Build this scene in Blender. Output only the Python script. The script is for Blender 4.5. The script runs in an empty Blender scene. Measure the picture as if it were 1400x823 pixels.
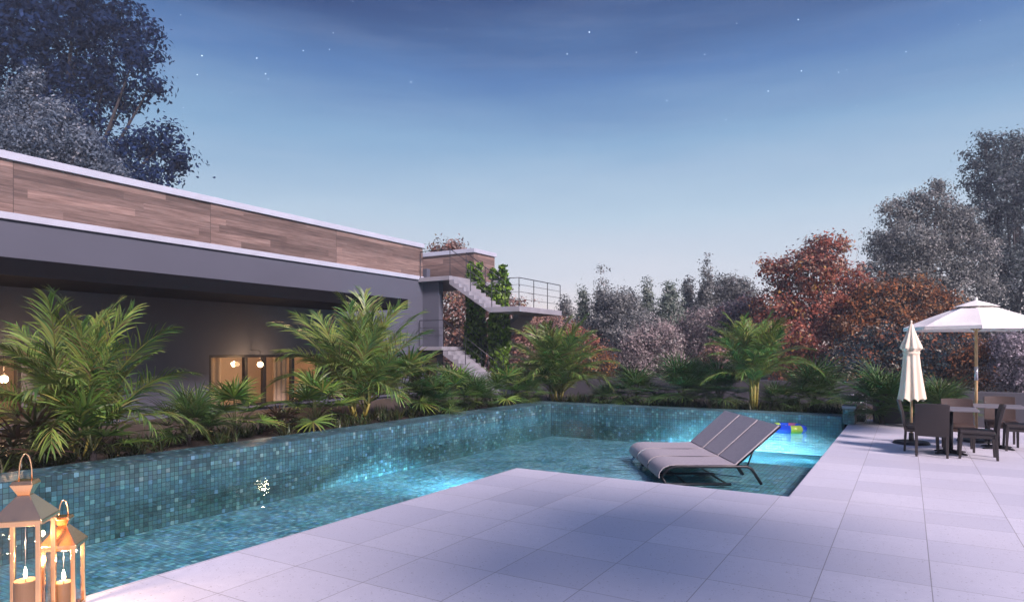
import bpy, math, random
import numpy as np
from mathutils import Vector, Matrix

SC = bpy.context.scene
COL = SC.collection
R = math.radians
PI = math.pi
rnd = random.Random(7)
TH = R(31.0)
CT, ST = math.cos(TH), math.sin(TH)

# ------------------------------------------------------------------ mesh helpers
class MB:
    def __init__(s):
        s.v = []; s.f = []
    def add(s, vs, fs):
        o = len(s.v); s.v += [tuple(p) for p in vs]; s.f += [tuple(i + o for i in f) for f in fs]
        return s
    def box(s, x0, x1, y0, y1, z0, z1):
        return s.add([(x0,y0,z0),(x1,y0,z0),(x1,y1,z0),(x0,y1,z0),(x0,y0,z1),(x1,y0,z1),(x1,y1,z1),(x0,y1,z1)],
              [(3,2,1,0),(4,5,6,7),(0,1,5,4),(1,2,6,5),(2,3,7,6),(3,0,4,7)])
    def frustum(s, cx, cy, z0, a0, z1, a1):
        return s.add([(cx-a0,cy-a0,z0),(cx+a0,cy-a0,z0),(cx+a0,cy+a0,z0),(cx-a0,cy+a0,z0),
               (cx-a1,cy-a1,z1),(cx+a1,cy-a1,z1),(cx+a1,cy+a1,z1),(cx-a1,cy+a1,z1)],
              [(3,2,1,0),(4,5,6,7),(0,1,5,4),(1,2,6,5),(2,3,7,6),(3,0,4,7)])
    def tube(s, pts, r, n=8, cap=True, closed=False):
        pts = [Vector(p) for p in pts]; N = len(pts)
        rr = r if isinstance(r, (list, tuple)) else [r]*N
        o = len(s.v); up0 = None
        for i, p in enumerate(pts):
            if closed: t = pts[(i+1) % N] - pts[i-1]
            else: t = pts[min(i+1, N-1)] - pts[max(i-1, 0)]
            t.normalize()
            if up0 is None:
                up0 = Vector((0,0,1)) if abs(t.z) < .9 else Vector((1,0,0))
            a = t.cross(up0)
            if a.length < 1e-4: a = t.orthogonal()
            a.normalize(); b = t.cross(a); up0 = -b if False else up0
            for k in range(n):
                q = 2*PI*k/n
                w = p + (a*math.cos(q) + b*math.sin(q))*rr[i]
                s.v.append(tuple(w))
        M = N if closed else N-1
        for i in range(M):
            j = (i+1) % N
            for k in range(n):
                l = (k+1) % n
                s.f.append((o+i*n+k, o+i*n+l, o+j*n+l, o+j*n+k))
        if cap and not closed:
            s.f.append(tuple(o+k for k in reversed(range(n))))
            s.f.append(tuple(o+(N-1)*n+k for k in range(n)))
        return s
    def lathe(s, prof, n=24, c=(0,0,0), ripple=None):
        o = len(s.v)
        for i, (r, z) in enumerate(prof):
            for k in range(n):
                q = 2*PI*k/n
                m = ripple(i, q) if ripple else 1.0
                s.v.append((c[0]+r*m*math.cos(q), c[1]+r*m*math.sin(q), c[2]+z))
        for i in range(len(prof)-1):
            for k in range(n):
                l = (k+1) % n
                s.f.append((o+i*n+k, o+i*n+l, o+(i+1)*n+l, o+(i+1)*n+k))
        return s
    def prism_y(s, prof, y0, y1):
        n = len(prof)
        vs = [(x, y0, z) for x, z in prof] + [(x, y1, z) for x, z in prof]
        fs = [tuple(range(n)), tuple(reversed(range(n, 2*n)))]
        for i in range(n):
            j = (i+1) % n
            fs.append((j, i, i+n, j+n))
        return s.add(vs, fs)

def link(o, parent=None):
    COL.objects.link(o)
    if parent is not None: o.parent = parent
    return o

def obj(name, mb, mat, parent=None, smooth=False, bevel=0.0, world=False, solid=0.0):
    """one mesh object; world=True: mb is in world coordinates and parent (unrotated) is subtracted"""
    me = bpy.data.meshes.new(name)
    vs = mb.v
    if world and parent is not None:
        l = parent_loc(parent); vs = [(x-l[0], y-l[1], z-l[2]) for x, y, z in vs]
    me.from_pydata(vs, [], mb.f); me.update()
    import bmesh
    bm = bmesh.new(); bm.from_mesh(me)
    bmesh.ops.recalc_face_normals(bm, faces=bm.faces)
    bm.to_mesh(me); bm.free()
    if smooth:
        me.polygons.foreach_set('use_smooth', [True]*len(me.polygons))
    me.materials.append(mat)
    o = bpy.data.objects.new(name, me)
    link(o, parent)
    if bevel:
        b = o.modifiers.new('edge', 'BEVEL'); b.width = bevel; b.segments = 2; b.limit_method = 'ANGLE'; b.angle_limit = R(40)
    if solid:
        b = o.modifiers.new('thick', 'SOLIDIFY'); b.thickness = solid; b.offset = 0
        b = o.modifiers.new('crisp', 'EDGE_SPLIT'); b.split_angle = R(40)
    return o

def parent_loc(p):
    l = Vector((0,0,0))
    while p is not None:
        l = l + Vector(p.location); p = p.parent
    return l

def tag(o, label=None, cat=None, group=None, kind=None):
    if label: o['label'] = label
    if cat: o['category'] = cat
    if group: o['group'] = group
    if kind: o['kind'] = kind
    return o

def thing(name, label, cat, loc=(0,0,0), rz=0.0, group=None):
    o = bpy.data.objects.new(name, None)
    o.empty_display_size = .2
    o.location = loc; o.rotation_euler = (0,0,rz)
    link(o)
    return tag(o, label, cat, group)

def copy_tree(o, parent=None):
    c = o.copy(); link(c, parent)
    for ch in list(o.children): copy_tree(ch, c)
    return c

# ------------------------------------------------------------------ material helpers
class NT:
    def __init__(s, mat):
        s.t = mat.node_tree; s.n = s.t.nodes; s.l = s.t.links
    def new(s, typ, **kw):
        n = s.n.new(typ)
        for k, v in kw.items(): setattr(n, k, v)
        return n
    def setin(s, n, key, val):
        if hasattr(val, 'is_linked') or hasattr(val, 'links'):
            s.l.new(val, n.inputs[key])
        else: n.inputs[key].default_value = val
    def math(s, op, a, b=None, c=None):
        n = s.new('ShaderNodeMath', operation=op); s.setin(n, 0, a)
        if b is not None: s.setin(n, 1, b)
        if c is not None: s.setin(n, 2, c)
        return n.outputs[0]
    def vmath(s, op, a, b=None):
        n = s.new('ShaderNodeVectorMath', operation=op); s.setin(n, 0, a)
        if b is not None: s.setin(n, 1, b)
        return n.outputs[0]
    def noise(s, vec, scale, detail=3.0, rough=.55):
        n = s.new('ShaderNodeTexNoise'); s.l.new(vec, n.inputs['Vector'])
        n.inputs['Scale'].default_value = scale; n.inputs['Detail'].default_value = detail; n.inputs['Roughness'].default_value = rough
        return n.outputs['Fac']
    def ramp(s, fac, stops, interp='LINEAR'):
        n = s.new('ShaderNodeValToRGB'); s.l.new(fac, n.inputs[0]); cr = n.color_ramp; cr.interpolation = interp
        while len(cr.elements) > 2: cr.elements.remove(cr.elements[-1])
        for i, (p, c) in enumerate(stops):
            e = cr.elements[i] if i < 2 else cr.elements.new(p)
            e.position = p; e.color = (*c, 1) if len(c) == 3 else c
        return n.outputs[0]
    def mix(s, fac, a, b, blend='MIX'):
        n = s.new('ShaderNodeMix', data_type='RGBA', blend_type=blend)
        s.setin(n, 0, fac)
        s.setin(n, 6, (*a, 1) if isinstance(a, tuple) and len(a) == 3 else a)
        s.setin(n, 7, (*b, 1) if isinstance(b, tuple) and len(b) == 3 else b)
        return n.outputs[2]
    def bump(s, h, strength=.3, dist=.01, normal=None):
        n = s.new('ShaderNodeBump'); n.inputs['Strength'].default_value = strength; n.inputs['Distance'].default_value = dist
        s.l.new(h, n.inputs['Height'])
        if normal is not None: s.l.new(normal, n.inputs['Normal'])
        return n.outputs[0]

def newmat(name):
    m = bpy.data.materials.new(name); m.use_nodes = True
    t = NT(m); b = t.n['Principled BSDF']
    return m, t, b

def plain(name, col, rough=.6, metal=0.0, var=.12, scale=6.0, bump=0.0, bscale=40.0, spec=.5):
    m, t, b = newmat(name)
    tc = t.new('ShaderNodeTexCoord').outputs['Object']
    f = t.noise(tc, scale, 4)
    c = t.ramp(f, [(.25, tuple(x*(1-var) for x in col)), (.75, tuple(min(1, x*(1+var)) for x in col))])
    t.l.new(c, b.inputs['Base Color'])
    r = t.math('MULTIPLY_ADD', f, .25, rough-.12)
    t.l.new(r, b.inputs['Roughness'])
    b.inputs['Metallic'].default_value = metal
    b.inputs['Specular IOR Level'].default_value = spec
    if bump:
        t.l.new(t.bump(t.noise(tc, bscale, 3), bump, .01), b.inputs['Normal'])
    return m

def grid_nodes(t, size, off, gw):
    """tile lattice from world position: returns (grout mask, cell random value, cell random colour, pos)"""
    geo = t.new('ShaderNodeNewGeometry')
    p = geo.outputs['Position']
    q = t.vmath('DIVIDE', t.vmath('SUBTRACT', p, off), size)
    cell = t.vmath('FLOOR', q)
    wn = t.new('ShaderNodeTexWhiteNoise', noise_dimensions='3D'); t.l.new(cell, wn.inputs['Vector'])
    fr = t.vmath('ABSOLUTE', t.vmath('SUBTRACT', t.vmath('FRACTION', q), (.5,.5,.5)))
    sp = t.new('ShaderNodeSeparateXYZ'); t.l.new(fr, sp.inputs[0])
    sn = t.new('ShaderNodeSeparateXYZ'); t.l.new(t.vmath('ABSOLUTE', geo.outputs['True Normal']), sn.inputs[0])
    tot = None
    for i in range(3):
        g = t.math('GREATER_THAN', sp.outputs[i], .5 - gw[i])
        g = t.math('MULTIPLY', g, t.math('LESS_THAN', sn.outputs[i], .5))
        tot = g if tot is None else t.math('MAXIMUM', tot, g)
    return tot, wn.outputs['Value'], wn.outputs['Color'], p

def mat_mosaic(name, dark, mid, light, grout, cell=.064):
    m, t, b = newmat(name)
    g, rv, rc, p = grid_nodes(t, (cell,cell,cell), (.013,.021,.035), (.045,.045,.045))
    c = t.ramp(rv, [(0, dark), (.3, tuple(.6*x for x in mid)), (.6, mid), (.85, tuple(1.25*x for x in mid)), (1, light)])
    c = t.mix(.7, c, t.mix(1.0, c, t.ramp(t.math('FRACT', t.math('MULTIPLY', rv, 17.3)), [(0,(1.4,1.0,.75)),(.5,(.6,1.25,.85)),(1,(.8,1.0,1.5))]), 'MULTIPLY'))
    n = t.noise(p, 1.1, 3)
    n2 = t.noise(p, 60, 3)
    c = t.mix(.35, c, t.ramp(n, [(.3, dark), (.7, light)]))
    c = t.mix(t.math('MULTIPLY', n2, .35), c, dark)
    c = t.mix(g, c, grout)
    t.l.new(c, b.inputs['Base Color'])
    rr = t.math('MULTIPLY_ADD', rv, .22, .36)
    t.l.new(t.mix(g, rr, (.8,.8,.8)), b.inputs['Roughness'])
    h = t.math('SUBTRACT', 1.0, g)
    h2 = t.math('ADD', h, t.math('MULTIPLY', rv, .25))
    t.l.new(t.bump(h2, .5, .003), b.inputs['Normal'])
    return m

def mat_deck():
    m, t, b = newmat('deck_paver')
    g, rv, rc, p = grid_nodes(t, (.72,.69,.5), (-4.17,3.6,-.33), (.0045,.0045,0))
    n1 = t.noise(p, .8, 4); n2 = t.noise(p, 9, 5, .7); n3 = t.noise(p, 120, 2)
    base = t.ramp(n2, [(.3, (.57,.57,.625)), (.7, (.66,.655,.705))])
    base = t.mix(t.math('MULTIPLY', rv, .8), base, (.46,.465,.53))
    base = t.mix(t.math('MULTIPLY', t.ramp(n1, [(.35,(0,0,0)),(.7,(1,1,1))]), .5), base, (.52,.51,.545))
    v = t.new('ShaderNodeTexVoronoi'); t.l.new(p, v.inputs['Vector']); v.inputs['Scale'].default_value = 34
    pit = t.math('MULTIPLY', t.math('LESS_THAN', v.outputs['Distance'], .23), t.math('GREATER_THAN', t.noise(p, 23, 2), .53))
    base = t.mix(t.math('MULTIPLY', pit, .55), base, (.26,.24,.24))
    c = t.mix(t.math('MULTIPLY', g, .8), base, (.20,.185,.18))
    t.l.new(c, b.inputs['Base Color'])
    t.l.new(t.math('MULTIPLY_ADD', n2, .25, .38), b.inputs['Roughness'])
    h = t.math('SUBTRACT', t.math('MULTIPLY', n3, .15), t.math('ADD', g, t.math('MULTIPLY', pit, .5)))
    h = t.math('ADD', h, t.math('MULTIPLY', rv, .6))
    t.l.new(t.bump(h, .35, .004), b.inputs['Normal'])
    return m

def mat_wood_planks():
    m, t, b = newmat('wood_cladding')
    geo = t.new('ShaderNodeNewGeometry'); p = geo.outputs['Position']
    sp = t.new('ShaderNodeSeparateXYZ'); t.l.new(p, sp.inputs[0])
    along = t.math('SUBTRACT', sp.outputs[1], sp.outputs[0])
    row = t.math('FLOOR', t.math('DIVIDE', t.math('SUBTRACT', sp.outputs[2], 4.48), .178))
    wr = t.new('ShaderNodeTexWhiteNoise', noise_dimensions='1D'); t.l.new(row, wr.inputs['W'])
    # boards of about 2.2 m, shifted by row, never across the panel seams at 4.36 m
    pan = t.math('DIVIDE', t.math('SUBTRACT', along, 6.16+15.4), 4.36)
    seg = t.math('FLOOR', t.math('ADD', t.math('MULTIPLY', t.math('FRACT', pan), 2.0), wr.outputs['Value']))
    cv = t.new('ShaderNodeCombineXYZ'); t.l.new(row, cv.inputs[0]); t.l.new(seg, cv.inputs[1]); t.l.new(t.math('FLOOR', pan), cv.inputs[2])
    wn = t.new('ShaderNodeTexWhiteNoise', noise_dimensions='3D'); t.l.new(cv.outputs[0], wn.inputs['Vector'])
    gv = t.new('ShaderNodeCombineXYZ')
    t.l.new(t.math('MULTIPLY', along, .55), gv.inputs[0]); t.l.new(t.math('MULTIPLY', sp.outputs[2], 9), gv.inputs[1])
    t.l.new(t.math('MULTIPLY', wn.outputs['Value'], 37), gv.inputs[2])
    grain = t.noise(gv.outputs[0], 2.2, 6, .65)
    fine = t.noise(gv.outputs[0], 9.0, 5, .7)
    c = t.ramp(t.math('ADD', t.math('MULTIPLY', grain, .75), t.math('MULTIPLY', fine, .25)),
               [(.3, (.065,.043,.036)), (.46, (.165,.115,.096)), (.58, (.235,.17,.145)), (.75, (.33,.25,.22))])
    hv = t.ramp(wn.outputs['Value'], [(0, (.52,.50,.50)), (.4, (.85,.83,.83)), (.7,(1.0,.98,.98)), (1, (1.3,1.24,1.22))])
    c = t.mix(1.0, c, hv, 'MULTIPLY')
    fz = t.math('ABSOLUTE', t.math('SUBTRACT', t.math('FRACT', t.math('DIVIDE', t.math('SUBTRACT', sp.outputs[2], 4.48), .178)), .5))
    gl = t.math('GREATER_THAN', fz, .485)
    fp = t.math('GREATER_THAN', t.math('ABSOLUTE', t.math('SUBTRACT', t.math('FRACT', pan), .5)), .498)
    gl = t.math('MAXIMUM', gl, fp)
    c = t.mix(t.math('MULTIPLY', gl, .7), c, (.045,.03,.025))
    t.l.new(c, b.inputs['Base Color']); b.inputs['Roughness'].default_value = .6
    t.l.new(t.bump(t.math('SUBTRACT', grain, gl), .3, .004), b.inputs['Normal'])
    return m

def mat_water():
    m = bpy.data.materials.new('pool_water'); m.use_nodes = True
    t = NT(m); t.n.remove(t.n['Principled BSDF'])
    p = t.new('ShaderNodeNewGeometry').outputs['Position']
    h = t.math('ADD', t.math('MULTIPLY', t.noise(p, 1.6, 2), 1.0), t.math('MULTIPLY', t.noise(p, 7.5, 2), .35))
    nb = t.bump(h, .20, .08)
    fr = t.new('ShaderNodeFresnel'); fr.inputs['IOR'].default_value = 1.38; t.l.new(nb, fr.inputs['Normal'])
    tr = t.new('ShaderNodeBsdfTransparent'); tr.inputs[0].default_value = (.90,.99,1.0,1)
    gl = t.new('ShaderNodeBsdfGlossy'); gl.inputs['Roughness'].default_value = .015; gl.inputs[0].default_value = (.72,.93,1,1); t.l.new(nb, gl.inputs['Normal'])
    bk = t.new('ShaderNodeNewGeometry').outputs['Backfacing']      # unrefracted light leaving the medium: no total reflection
    fac = t.math('MULTIPLY_ADD', bk, -.94, 1.0)
    fac = t.math('MULTIPLY', t.math('MINIMUM', fr.outputs[0], .9), fac)
    mx = t.new('ShaderNodeMixShader'); t.l.new(fac, mx.inputs[0]); t.l.new(tr.outputs[0], mx.inputs[1]); t.l.new(gl.outputs[0], mx.inputs[2])
    t.l.new(mx.outputs[0], t.n['Material Output'].inputs['Surface'])
    return m

def mat_glass(name, tint=(.95,.96,.97), ior=1.5):
    m = bpy.data.materials.new(name); m.use_nodes = True
    t = NT(m); t.n.remove(t.n['Principled BSDF'])
    fr = t.new('ShaderNodeFresnel'); fr.inputs['IOR'].default_value = ior
    tr = t.new('ShaderNodeBsdfTransparent'); tr.inputs[0].default_value = (*tint,1)
    gl = t.new('ShaderNodeBsdfGlossy'); gl.inputs['Roughness'].default_value = .02
    bk = t.new('ShaderNodeNewGeometry').outputs['Backfacing']      # unrefracted light leaving the medium: no total reflection
    fac = t.math('MULTIPLY_ADD', bk, -.94, 1.0)
    fac = t.math('MULTIPLY', t.math('MINIMUM', fr.outputs[0], .9), fac)
    mx = t.new('ShaderNodeMixShader'); t.l.new(fac, mx.inputs[0]); t.l.new(tr.outputs[0], mx.inputs[1]); t.l.new(gl.outputs[0], mx.inputs[2])
    t.l.new(mx.outputs[0], t.n['Material Output'].inputs['Surface'])
    return m

def mat_emit(name, col, strength):
    m = bpy.data.materials.new(name); m.use_nodes = True
    t = NT(m); t.n.remove(t.n['Principled BSDF'])
    p = t.new('ShaderNodeTexCoord').outputs['Object']
    e = t.new('ShaderNodeEmission'); e.inputs[1].default_value = strength
    t.l.new(t.ramp(t.noise(p, 8), [(.3, tuple(.85*x for x in col)), (.7, col)]), e.inputs[0])
    t.l.new(e.outputs[0], t.n['Material Output'].inputs['Surface'])
    return m

def mat_leaf(name, transl=.3, rough=.5, spec=.35):
    """colour comes from the mesh attribute 'tint' (each leaf its own pigment)"""
    m, t, b = newmat(name)
    at = t.new('ShaderNodeAttribute', attribute_name='tint')
    oi = t.new('ShaderNodeObjectInfo')
    hs = t.new('ShaderNodeHueSaturation')
    t.l.new(at.outputs['Color'], hs.inputs['Color'])
    t.l.new(t.math('MULTIPLY_ADD', oi.outputs['Random'], .35, .82), hs.inputs['Value'])
    t.l.new(hs.outputs[0], b.inputs['Base Color']); b.inputs['Roughness'].default_value = rough
    b.inputs['Specular IOR Level'].default_value = spec
    tl = t.new('ShaderNodeBsdfTranslucent'); t.l.new(hs.outputs[0], tl.inputs[0])
    mx = t.new('ShaderNodeMixShader'); mx.inputs[0].default_value = transl
    t.l.new(b.outputs[0], mx.inputs[1]); t.l.new(tl.outputs[0], mx.inputs[2])
    t.l.new(mx.outputs[0], t.n['Material Output'].inputs['Surface'])
    return m

def mat_weave(name, c1, c2, scale=70.0, rough=.55, bump=.6):
    m, t, b = newmat(name)
    p = t.new('ShaderNodeTexCoord').outputs['Object']
    sp = t.new('ShaderNodeSeparateXYZ'); t.l.new(p, sp.inputs[0])
    a = t.math('SINE', t.math('MULTIPLY', t.math('ADD', sp.outputs[0], sp.outputs[1]), scale*2.2))
    c = t.math('SINE', t.math('MULTIPLY', t.math('ADD', sp.outputs[2], t.math('MULTIPLY', sp.outputs[1], .31)), scale*2.2))
    w = t.math('MULTIPLY_ADD', t.math('MULTIPLY', a, c), .5, .5)
    f = t.math('ADD', t.math('MULTIPLY', w, .6), t.math('MULTIPLY', t.noise(p, 25, 4), .5))
    t.l.new(t.ramp(f, [(.25, c1), (.85, c2)]), b.inputs['Base Color'])
    b.inputs['Roughness'].default_value = rough
    t.l.new(t.bump(w, bump, .004), b.inputs['Normal'])
    return m

M = {}
M['deck'] = mat_deck()
M['mosaic'] = mat_mosaic('blue_mosaic', (.003,.016,.020), (.026,.088,.104), (.20,.34,.39), (.004,.011,.014))
M['mosaic_floor'] = mat_mosaic('blue_mosaic_floor', (.022,.085,.110), (.12,.33,.42), (.38,.62,.70), (.025,.08,.105))
M['water'] = mat_water()
M['slate'] = plain('slate_render', (.080,.087,.115), .75, 0, .06, .7, .08, 60)
M['dark_trim'] = plain('black_timber', (.0045,.0042,.005), .85, 0, .3, 3, spec=.08)
M['white'] = plain('white_coping', (.42,.45,.52), .55, 0, .08, 2)
M['wood'] = mat_wood_planks()
M['concrete'] = plain('pale_concrete', (.26,.262,.29), .7, 0, .14, 2.5, .15, 50)
M['fence'] = plain('dark_render', (.055,.055,.066), .75, 0, .12, 1.2, .1, 60)
M['soil'] = plain('soil', (.035,.025,.018), .95, 0, .5, 9, .8, 30)
M['ground'] = plain('dry_ground', (.055,.05,.035), .95, 0, .4, .3, .6, 6)
M['frame'] = plain('bronze_frame', (.012,.009,.008), .4, .1, .2, 4)
M['glass'] = mat_glass('window_glass', (.93,.92,.9), 1.45)
M['lglass'] = mat_glass('lantern_glass', (.96,.95,.94), 1.35)
M['room'] = plain('beige_plaster', (.56,.45,.36), .8, 0, .08, .8)
M['curtain'] = plain('linen_curtain', (.62,.50,.40), .9, 0, .1, 3)
M['steel'] = plain('brushed_steel', (.55,.56,.58), .32, .9, .06, 10)
M['rail'] = plain('grey_steel_rail', (.05,.053,.06), .4, .6, .1, 10)
M['copper'] = plain('polished_copper', (.98,.58,.30), .20, 1.0, .08, 5)
M['wax'] = plain('candle_wax', (.22,.13,.07), .5, 0, .08, 6)
M['flame'] = mat_emit('flame', (1,.72,.38), 90)
M['bulb'] = mat_emit('warm_bulb', (1,.66,.34), 14)
M['addedlamp'] = mat_emit('added_lamp_lens', (.75,.95,1), 6)
M['wicker'] = mat_weave('dark_wicker', (.012,.009,.009), (.030,.022,.021), 120)
M['wicker_b'] = mat_weave('brown_wicker', (.038,.022,.017), (.075,.046,.036), 120)
M['tabletop'] = plain('grey_table_top', (.17,.165,.18), .35, 0, .08, 4)
M['iron'] = plain('black_iron', (.018,.018,.02), .45, .4, .2, 8)
M['canvas'] = plain('white_canvas', (.78,.76,.71), .85, 0, .03, 3, .12, 200)
M['cream'] = plain('cream_canvas', (.76,.65,.50), .85, 0, .05, 3, .15, 150)
M['teak'] = plain('pale_teak', (.52,.35,.17), .5, 0, .2, 6)
M['brass'] = plain('brass', (.6,.48,.25), .3, 1.0, .05, 6)
M['sling'] = mat_weave('grey_sling', (.25,.23,.24), (.42,.385,.395), 150, .6, .25)
M['black'] = plain('black_aluminium', (.012,.012,.014), .38, .3, .2, 8)
M['leaf'] = mat_leaf('palm_leaf', .20, .42, .4)
M['tree_leaf'] = mat_leaf('tree_leaf', .38, .85, .04)
M['bark'] = plain('bark', (.030,.026,.026), .9, 0, .4, 8, .8, 25)
M['cane'] = plain('yellow_cane', (.27,.23,.045), .5, 0, .3, 14, .1, 20)
M['pier'] = plain('brown_stone', (.13,.105,.095), .7, 0, .15, 8)
M['bluewall'] = plain('blue_grey_render', (.16,.19,.27), .8, 0, .05, 1)

def mat_ring():
    m, t, b = newmat('inflatable_vinyl')
    p = t.new('ShaderNodeTexCoord').outputs['Object']
    sp = t.new('ShaderNodeSeparateXYZ'); t.l.new(p, sp.inputs[0])
    ang = t.math('ARCTAN2', sp.outputs[1], sp.outputs[0])
    f = t.math('FRACT', t.math('ADD', t.math('DIVIDE', ang, 2*PI), .36))
    c = t.ramp(f, [(0,(.015,.07,.62)),(.16,(.45,.62,.05)),(.27,(.02,.10,.70)),(.52,(.60,.14,.28)),(.62,(.02,.09,.65)),(.74,(.42,.60,.06)),(.84,(.015,.07,.62))], 'CONSTANT')
    t.l.new(c, b.inputs['Base Color']); b.inputs['Roughness'].default_value = .12
    b.inputs['Coat Weight'].default_value = .6
    b.inputs['Subsurface Weight'].default_value = .15
    return m
M['ring'] = mat_ring()

# ------------------------------------------------------------------ world, sun, camera
SUN_EL, SUN_AZ = R(36), R(-28)           # azimuth of the light's origin, measured from +X towards +Y
w = bpy.data.worlds.new('World'); SC.world = w; w.use_nodes = True
t = NT(w); bg = t.n['Background']; out = t.n['World Output']
d = t.new('ShaderNodeTexCoord').outputs['Generated']
sp = t.new('ShaderNodeSeparateXYZ'); t.l.new(d, sp.inputs[0])
cl_v = t.vmath('MULTIPLY', d, (1.2,1.2,7.5))
cl = t.noise(cl_v, 1.7, 5, .55)
zz = t.math('ADD', sp.outputs[2], t.math('MULTIPLY', t.math('SUBTRACT', cl, .5), .085))
sky = t.ramp(zz, [(0, (.68,.53,.50)), (.05, (.61,.53,.53)), (.10, (.49,.50,.555)), (.20, (.34,.44,.53)), (.30, (.165,.285,.43)),
                  (.39, (.060,.138,.305)), (.475, (.009,.030,.112)), (.60, (.016,.04,.15)), (1, (.10,.15,.38))])
streak = t.math('MULTIPLY', t.ramp(t.noise(t.vmath('MULTIPLY', d, (1.5,1.5,14)), 2.3, 5, .6), [(.46,(0,0,0)),(.8,(1,1,1))]), .10)
sky = t.mix(streak, sky, (.34,.38,.50))
vo = t.new('ShaderNodeTexVoronoi'); t.l.new(d, vo.inputs['Vector']); vo.inputs['Scale'].default_value = 95
star = t.math('LESS_THAN', vo.outputs['Distance'], .060)
sc2 = t.new('ShaderNodeSeparateColor'); t.l.new(vo.outputs['Color'], sc2.inputs[0])
star = t.math('MULTIPLY', star, t.math('GREATER_THAN', sc2.outputs[0], .66))
star = t.math('MULTIPLY', star, sc2.outputs[1])
star = t.math('MULTIPLY', star, t.ramp(sp.outputs[2], [(.27,(0,0,0)),(.42,(1,1,1))]))
starc = t.mix(star, sky, (1.9,2.2,2.6))
t.l.new(starc, bg.inputs['Color']); bg.inputs['Strength'].default_value = 1.0
ni = t.new('ShaderNodeTexSky', sky_type='NISHITA'); ni.sun_disc = False
ni.sun_elevation = SUN_EL; ni.sun_rotation = PI/2 - SUN_AZ
bg2 = t.new('ShaderNodeBackground'); t.l.new(ni.outputs[0], bg2.inputs['Color']); bg2.inputs['Strength'].default_value = .004
ad = t.new('ShaderNodeAddShader'); t.l.new(bg.outputs[0], ad.inputs[0]); t.l.new(bg2.outputs[0], ad.inputs[1])
t.l.new(ad.outputs[0], out.inputs['Surface'])

def light(name, typ, loc, energy, col, **kw):
    L = bpy.data.lights.new(name, typ); L.energy = energy; L.color = col
    for k, v in kw.items(): setattr(L, k, v)
    o = bpy.data.objects.new(name, L); o.location = loc; link(o)
    return o
sun = light('sun', 'SUN', (20,-10,20), 4.8, (1.0,.81,.86), angle=R(13))
dirv = Vector((math.cos(SUN_EL)*math.cos(SUN_AZ), math.cos(SUN_EL)*math.sin(SUN_AZ), math.sin(SUN_EL)))
sun.rotation_euler = dirv.to_track_quat('Z', 'Y').to_euler()

cam = bpy.data.cameras.new('camera'); cam.lens = 900/1400*36; cam.sensor_width = 36
cam.shift_y = 69.5/1400; cam.clip_end = 2000; cam.clip_start = .05
co = bpy.data.objects.new('camera', cam); co.location = (0,0,1.7); co.rotation_euler = (R(90), 0, TH)
link(co); SC.camera = co
SC.view_settings.view_transform = 'Standard'; SC.view_settings.look = 'None'
SC.view_settings.exposure = .62; SC.view_settings.gamma = 1
SC.cycles.max_bounces = 8; SC.cycles.transparent_max_bounces = 12
SC.cycles.caustics_reflective = False; SC.cycles.caustics_refractive = False
SC.cycles.sample_clamp_indirect = 4; SC.cycles.use_denoising = True

# ------------------------------------------------------------------ setting: ground, deck, pool, water
PX0, PX1, PXR, PY1, PYB = -9.1, -4.92, -1.2, 8.32, 17.4      # pool outline
def structure(name, mb, mat, label, cat, **kw):
    o = obj(name, mb, mat, **kw); tag(o, label, cat, kind='structure'); return o
g = MB()
H = 900
for x0, x1, y0, y1 in ((-H,-10.3,-H,H),(12,H,-H,H),(-10.3,12,18.9,H),(-10.3,12,-H,-6)):
    g.add([(x0,y0,-.25),(x1,y0,-.25),(x1,y1,-.25),(x0,y1,-.25)], [(0,1,2,3)])
structure('ground', g, M['ground'], 'flat dark ground running out beneath the trees', 'ground')
g = MB()
g.box(PX1,12.5,-6.5,PY1,-.9,0).box(PXR,12.5,PY1,18.9,-.9,0).box(-9.82,PX1,-6.5,-4,-.9,0)
structure('deck', g, M['deck'], 'pale square stone pavers around the pool', 'paving', bevel=.008)
g = MB()
g.box(PX0,PX1,-4,PYB,-1.1,-.80).box(PX1,PXR,11.6,PYB,-1.1,-.80).box(PX1,-4.35,PY1,11.6,-1.1,-.80)
structure('pool_floor', g, M['mosaic_floor'], 'blue mosaic floor of the pool under the water', 'pool floor')
g = MB().box(-4.35,PXR-.002,PY1+.002,11.6,-1.1,-.165)
structure('pool_ledge', g, M['mosaic_floor'], 'shallow blue mosaic ledge beneath the loungers', 'pool floor')
g = MB()
def sheet(x0,x1,y0,y1,z): g.add([(x0,y0,z),(x1,y0,z),(x1,y1,z),(x0,y1,z)], [(0,1,2,3)])
sheet(PX0,PX1,-4,PYB,-.10); sheet(PX1,PXR,PY1,PYB,-.10)
structure('water', g, M['water'], 'calm clear blue pool water reflecting the dusk sky', 'water')
g = MB()
g.box(-9.82,PX0,-6.5,18.1,-1.1,.17).box(PX0,-1.32,PYB,18.1,-1.1,.17)
o = obj('pool_wall', g, M['mosaic'], bevel=.006)
tag(o, 'raised blue mosaic wall with a wide flat top around the far sides of the pool', 'pool wall')
g = MB().box(-15.38,-9.83,-6.5,22.4,-.6,.10).box(-9.81,-.9,18.12,22.4,-.6,.09)
structure('soil', g, M['soil'], 'dark planting bed between the pool wall and house', 'soil')
# pier at the end of the coping
th = thing('pier', 'short square stone pier with pale cap where the pool wall meets the deck', 'pier', (-1.18,17.55,0))
g = MB().box(-.13,.13,-.2,.35,0,.36)
p = obj('pier_body', g, M['pier'], th, bevel=.004)
obj('tile_facing', MB().box(-.13,.10,-.212,-.202,0,.355), M['mosaic'], p)
obj('cap', MB().box(-.15,.15,-.22,.37,.36,.43), M['concrete'], th, bevel=.006)
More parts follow.
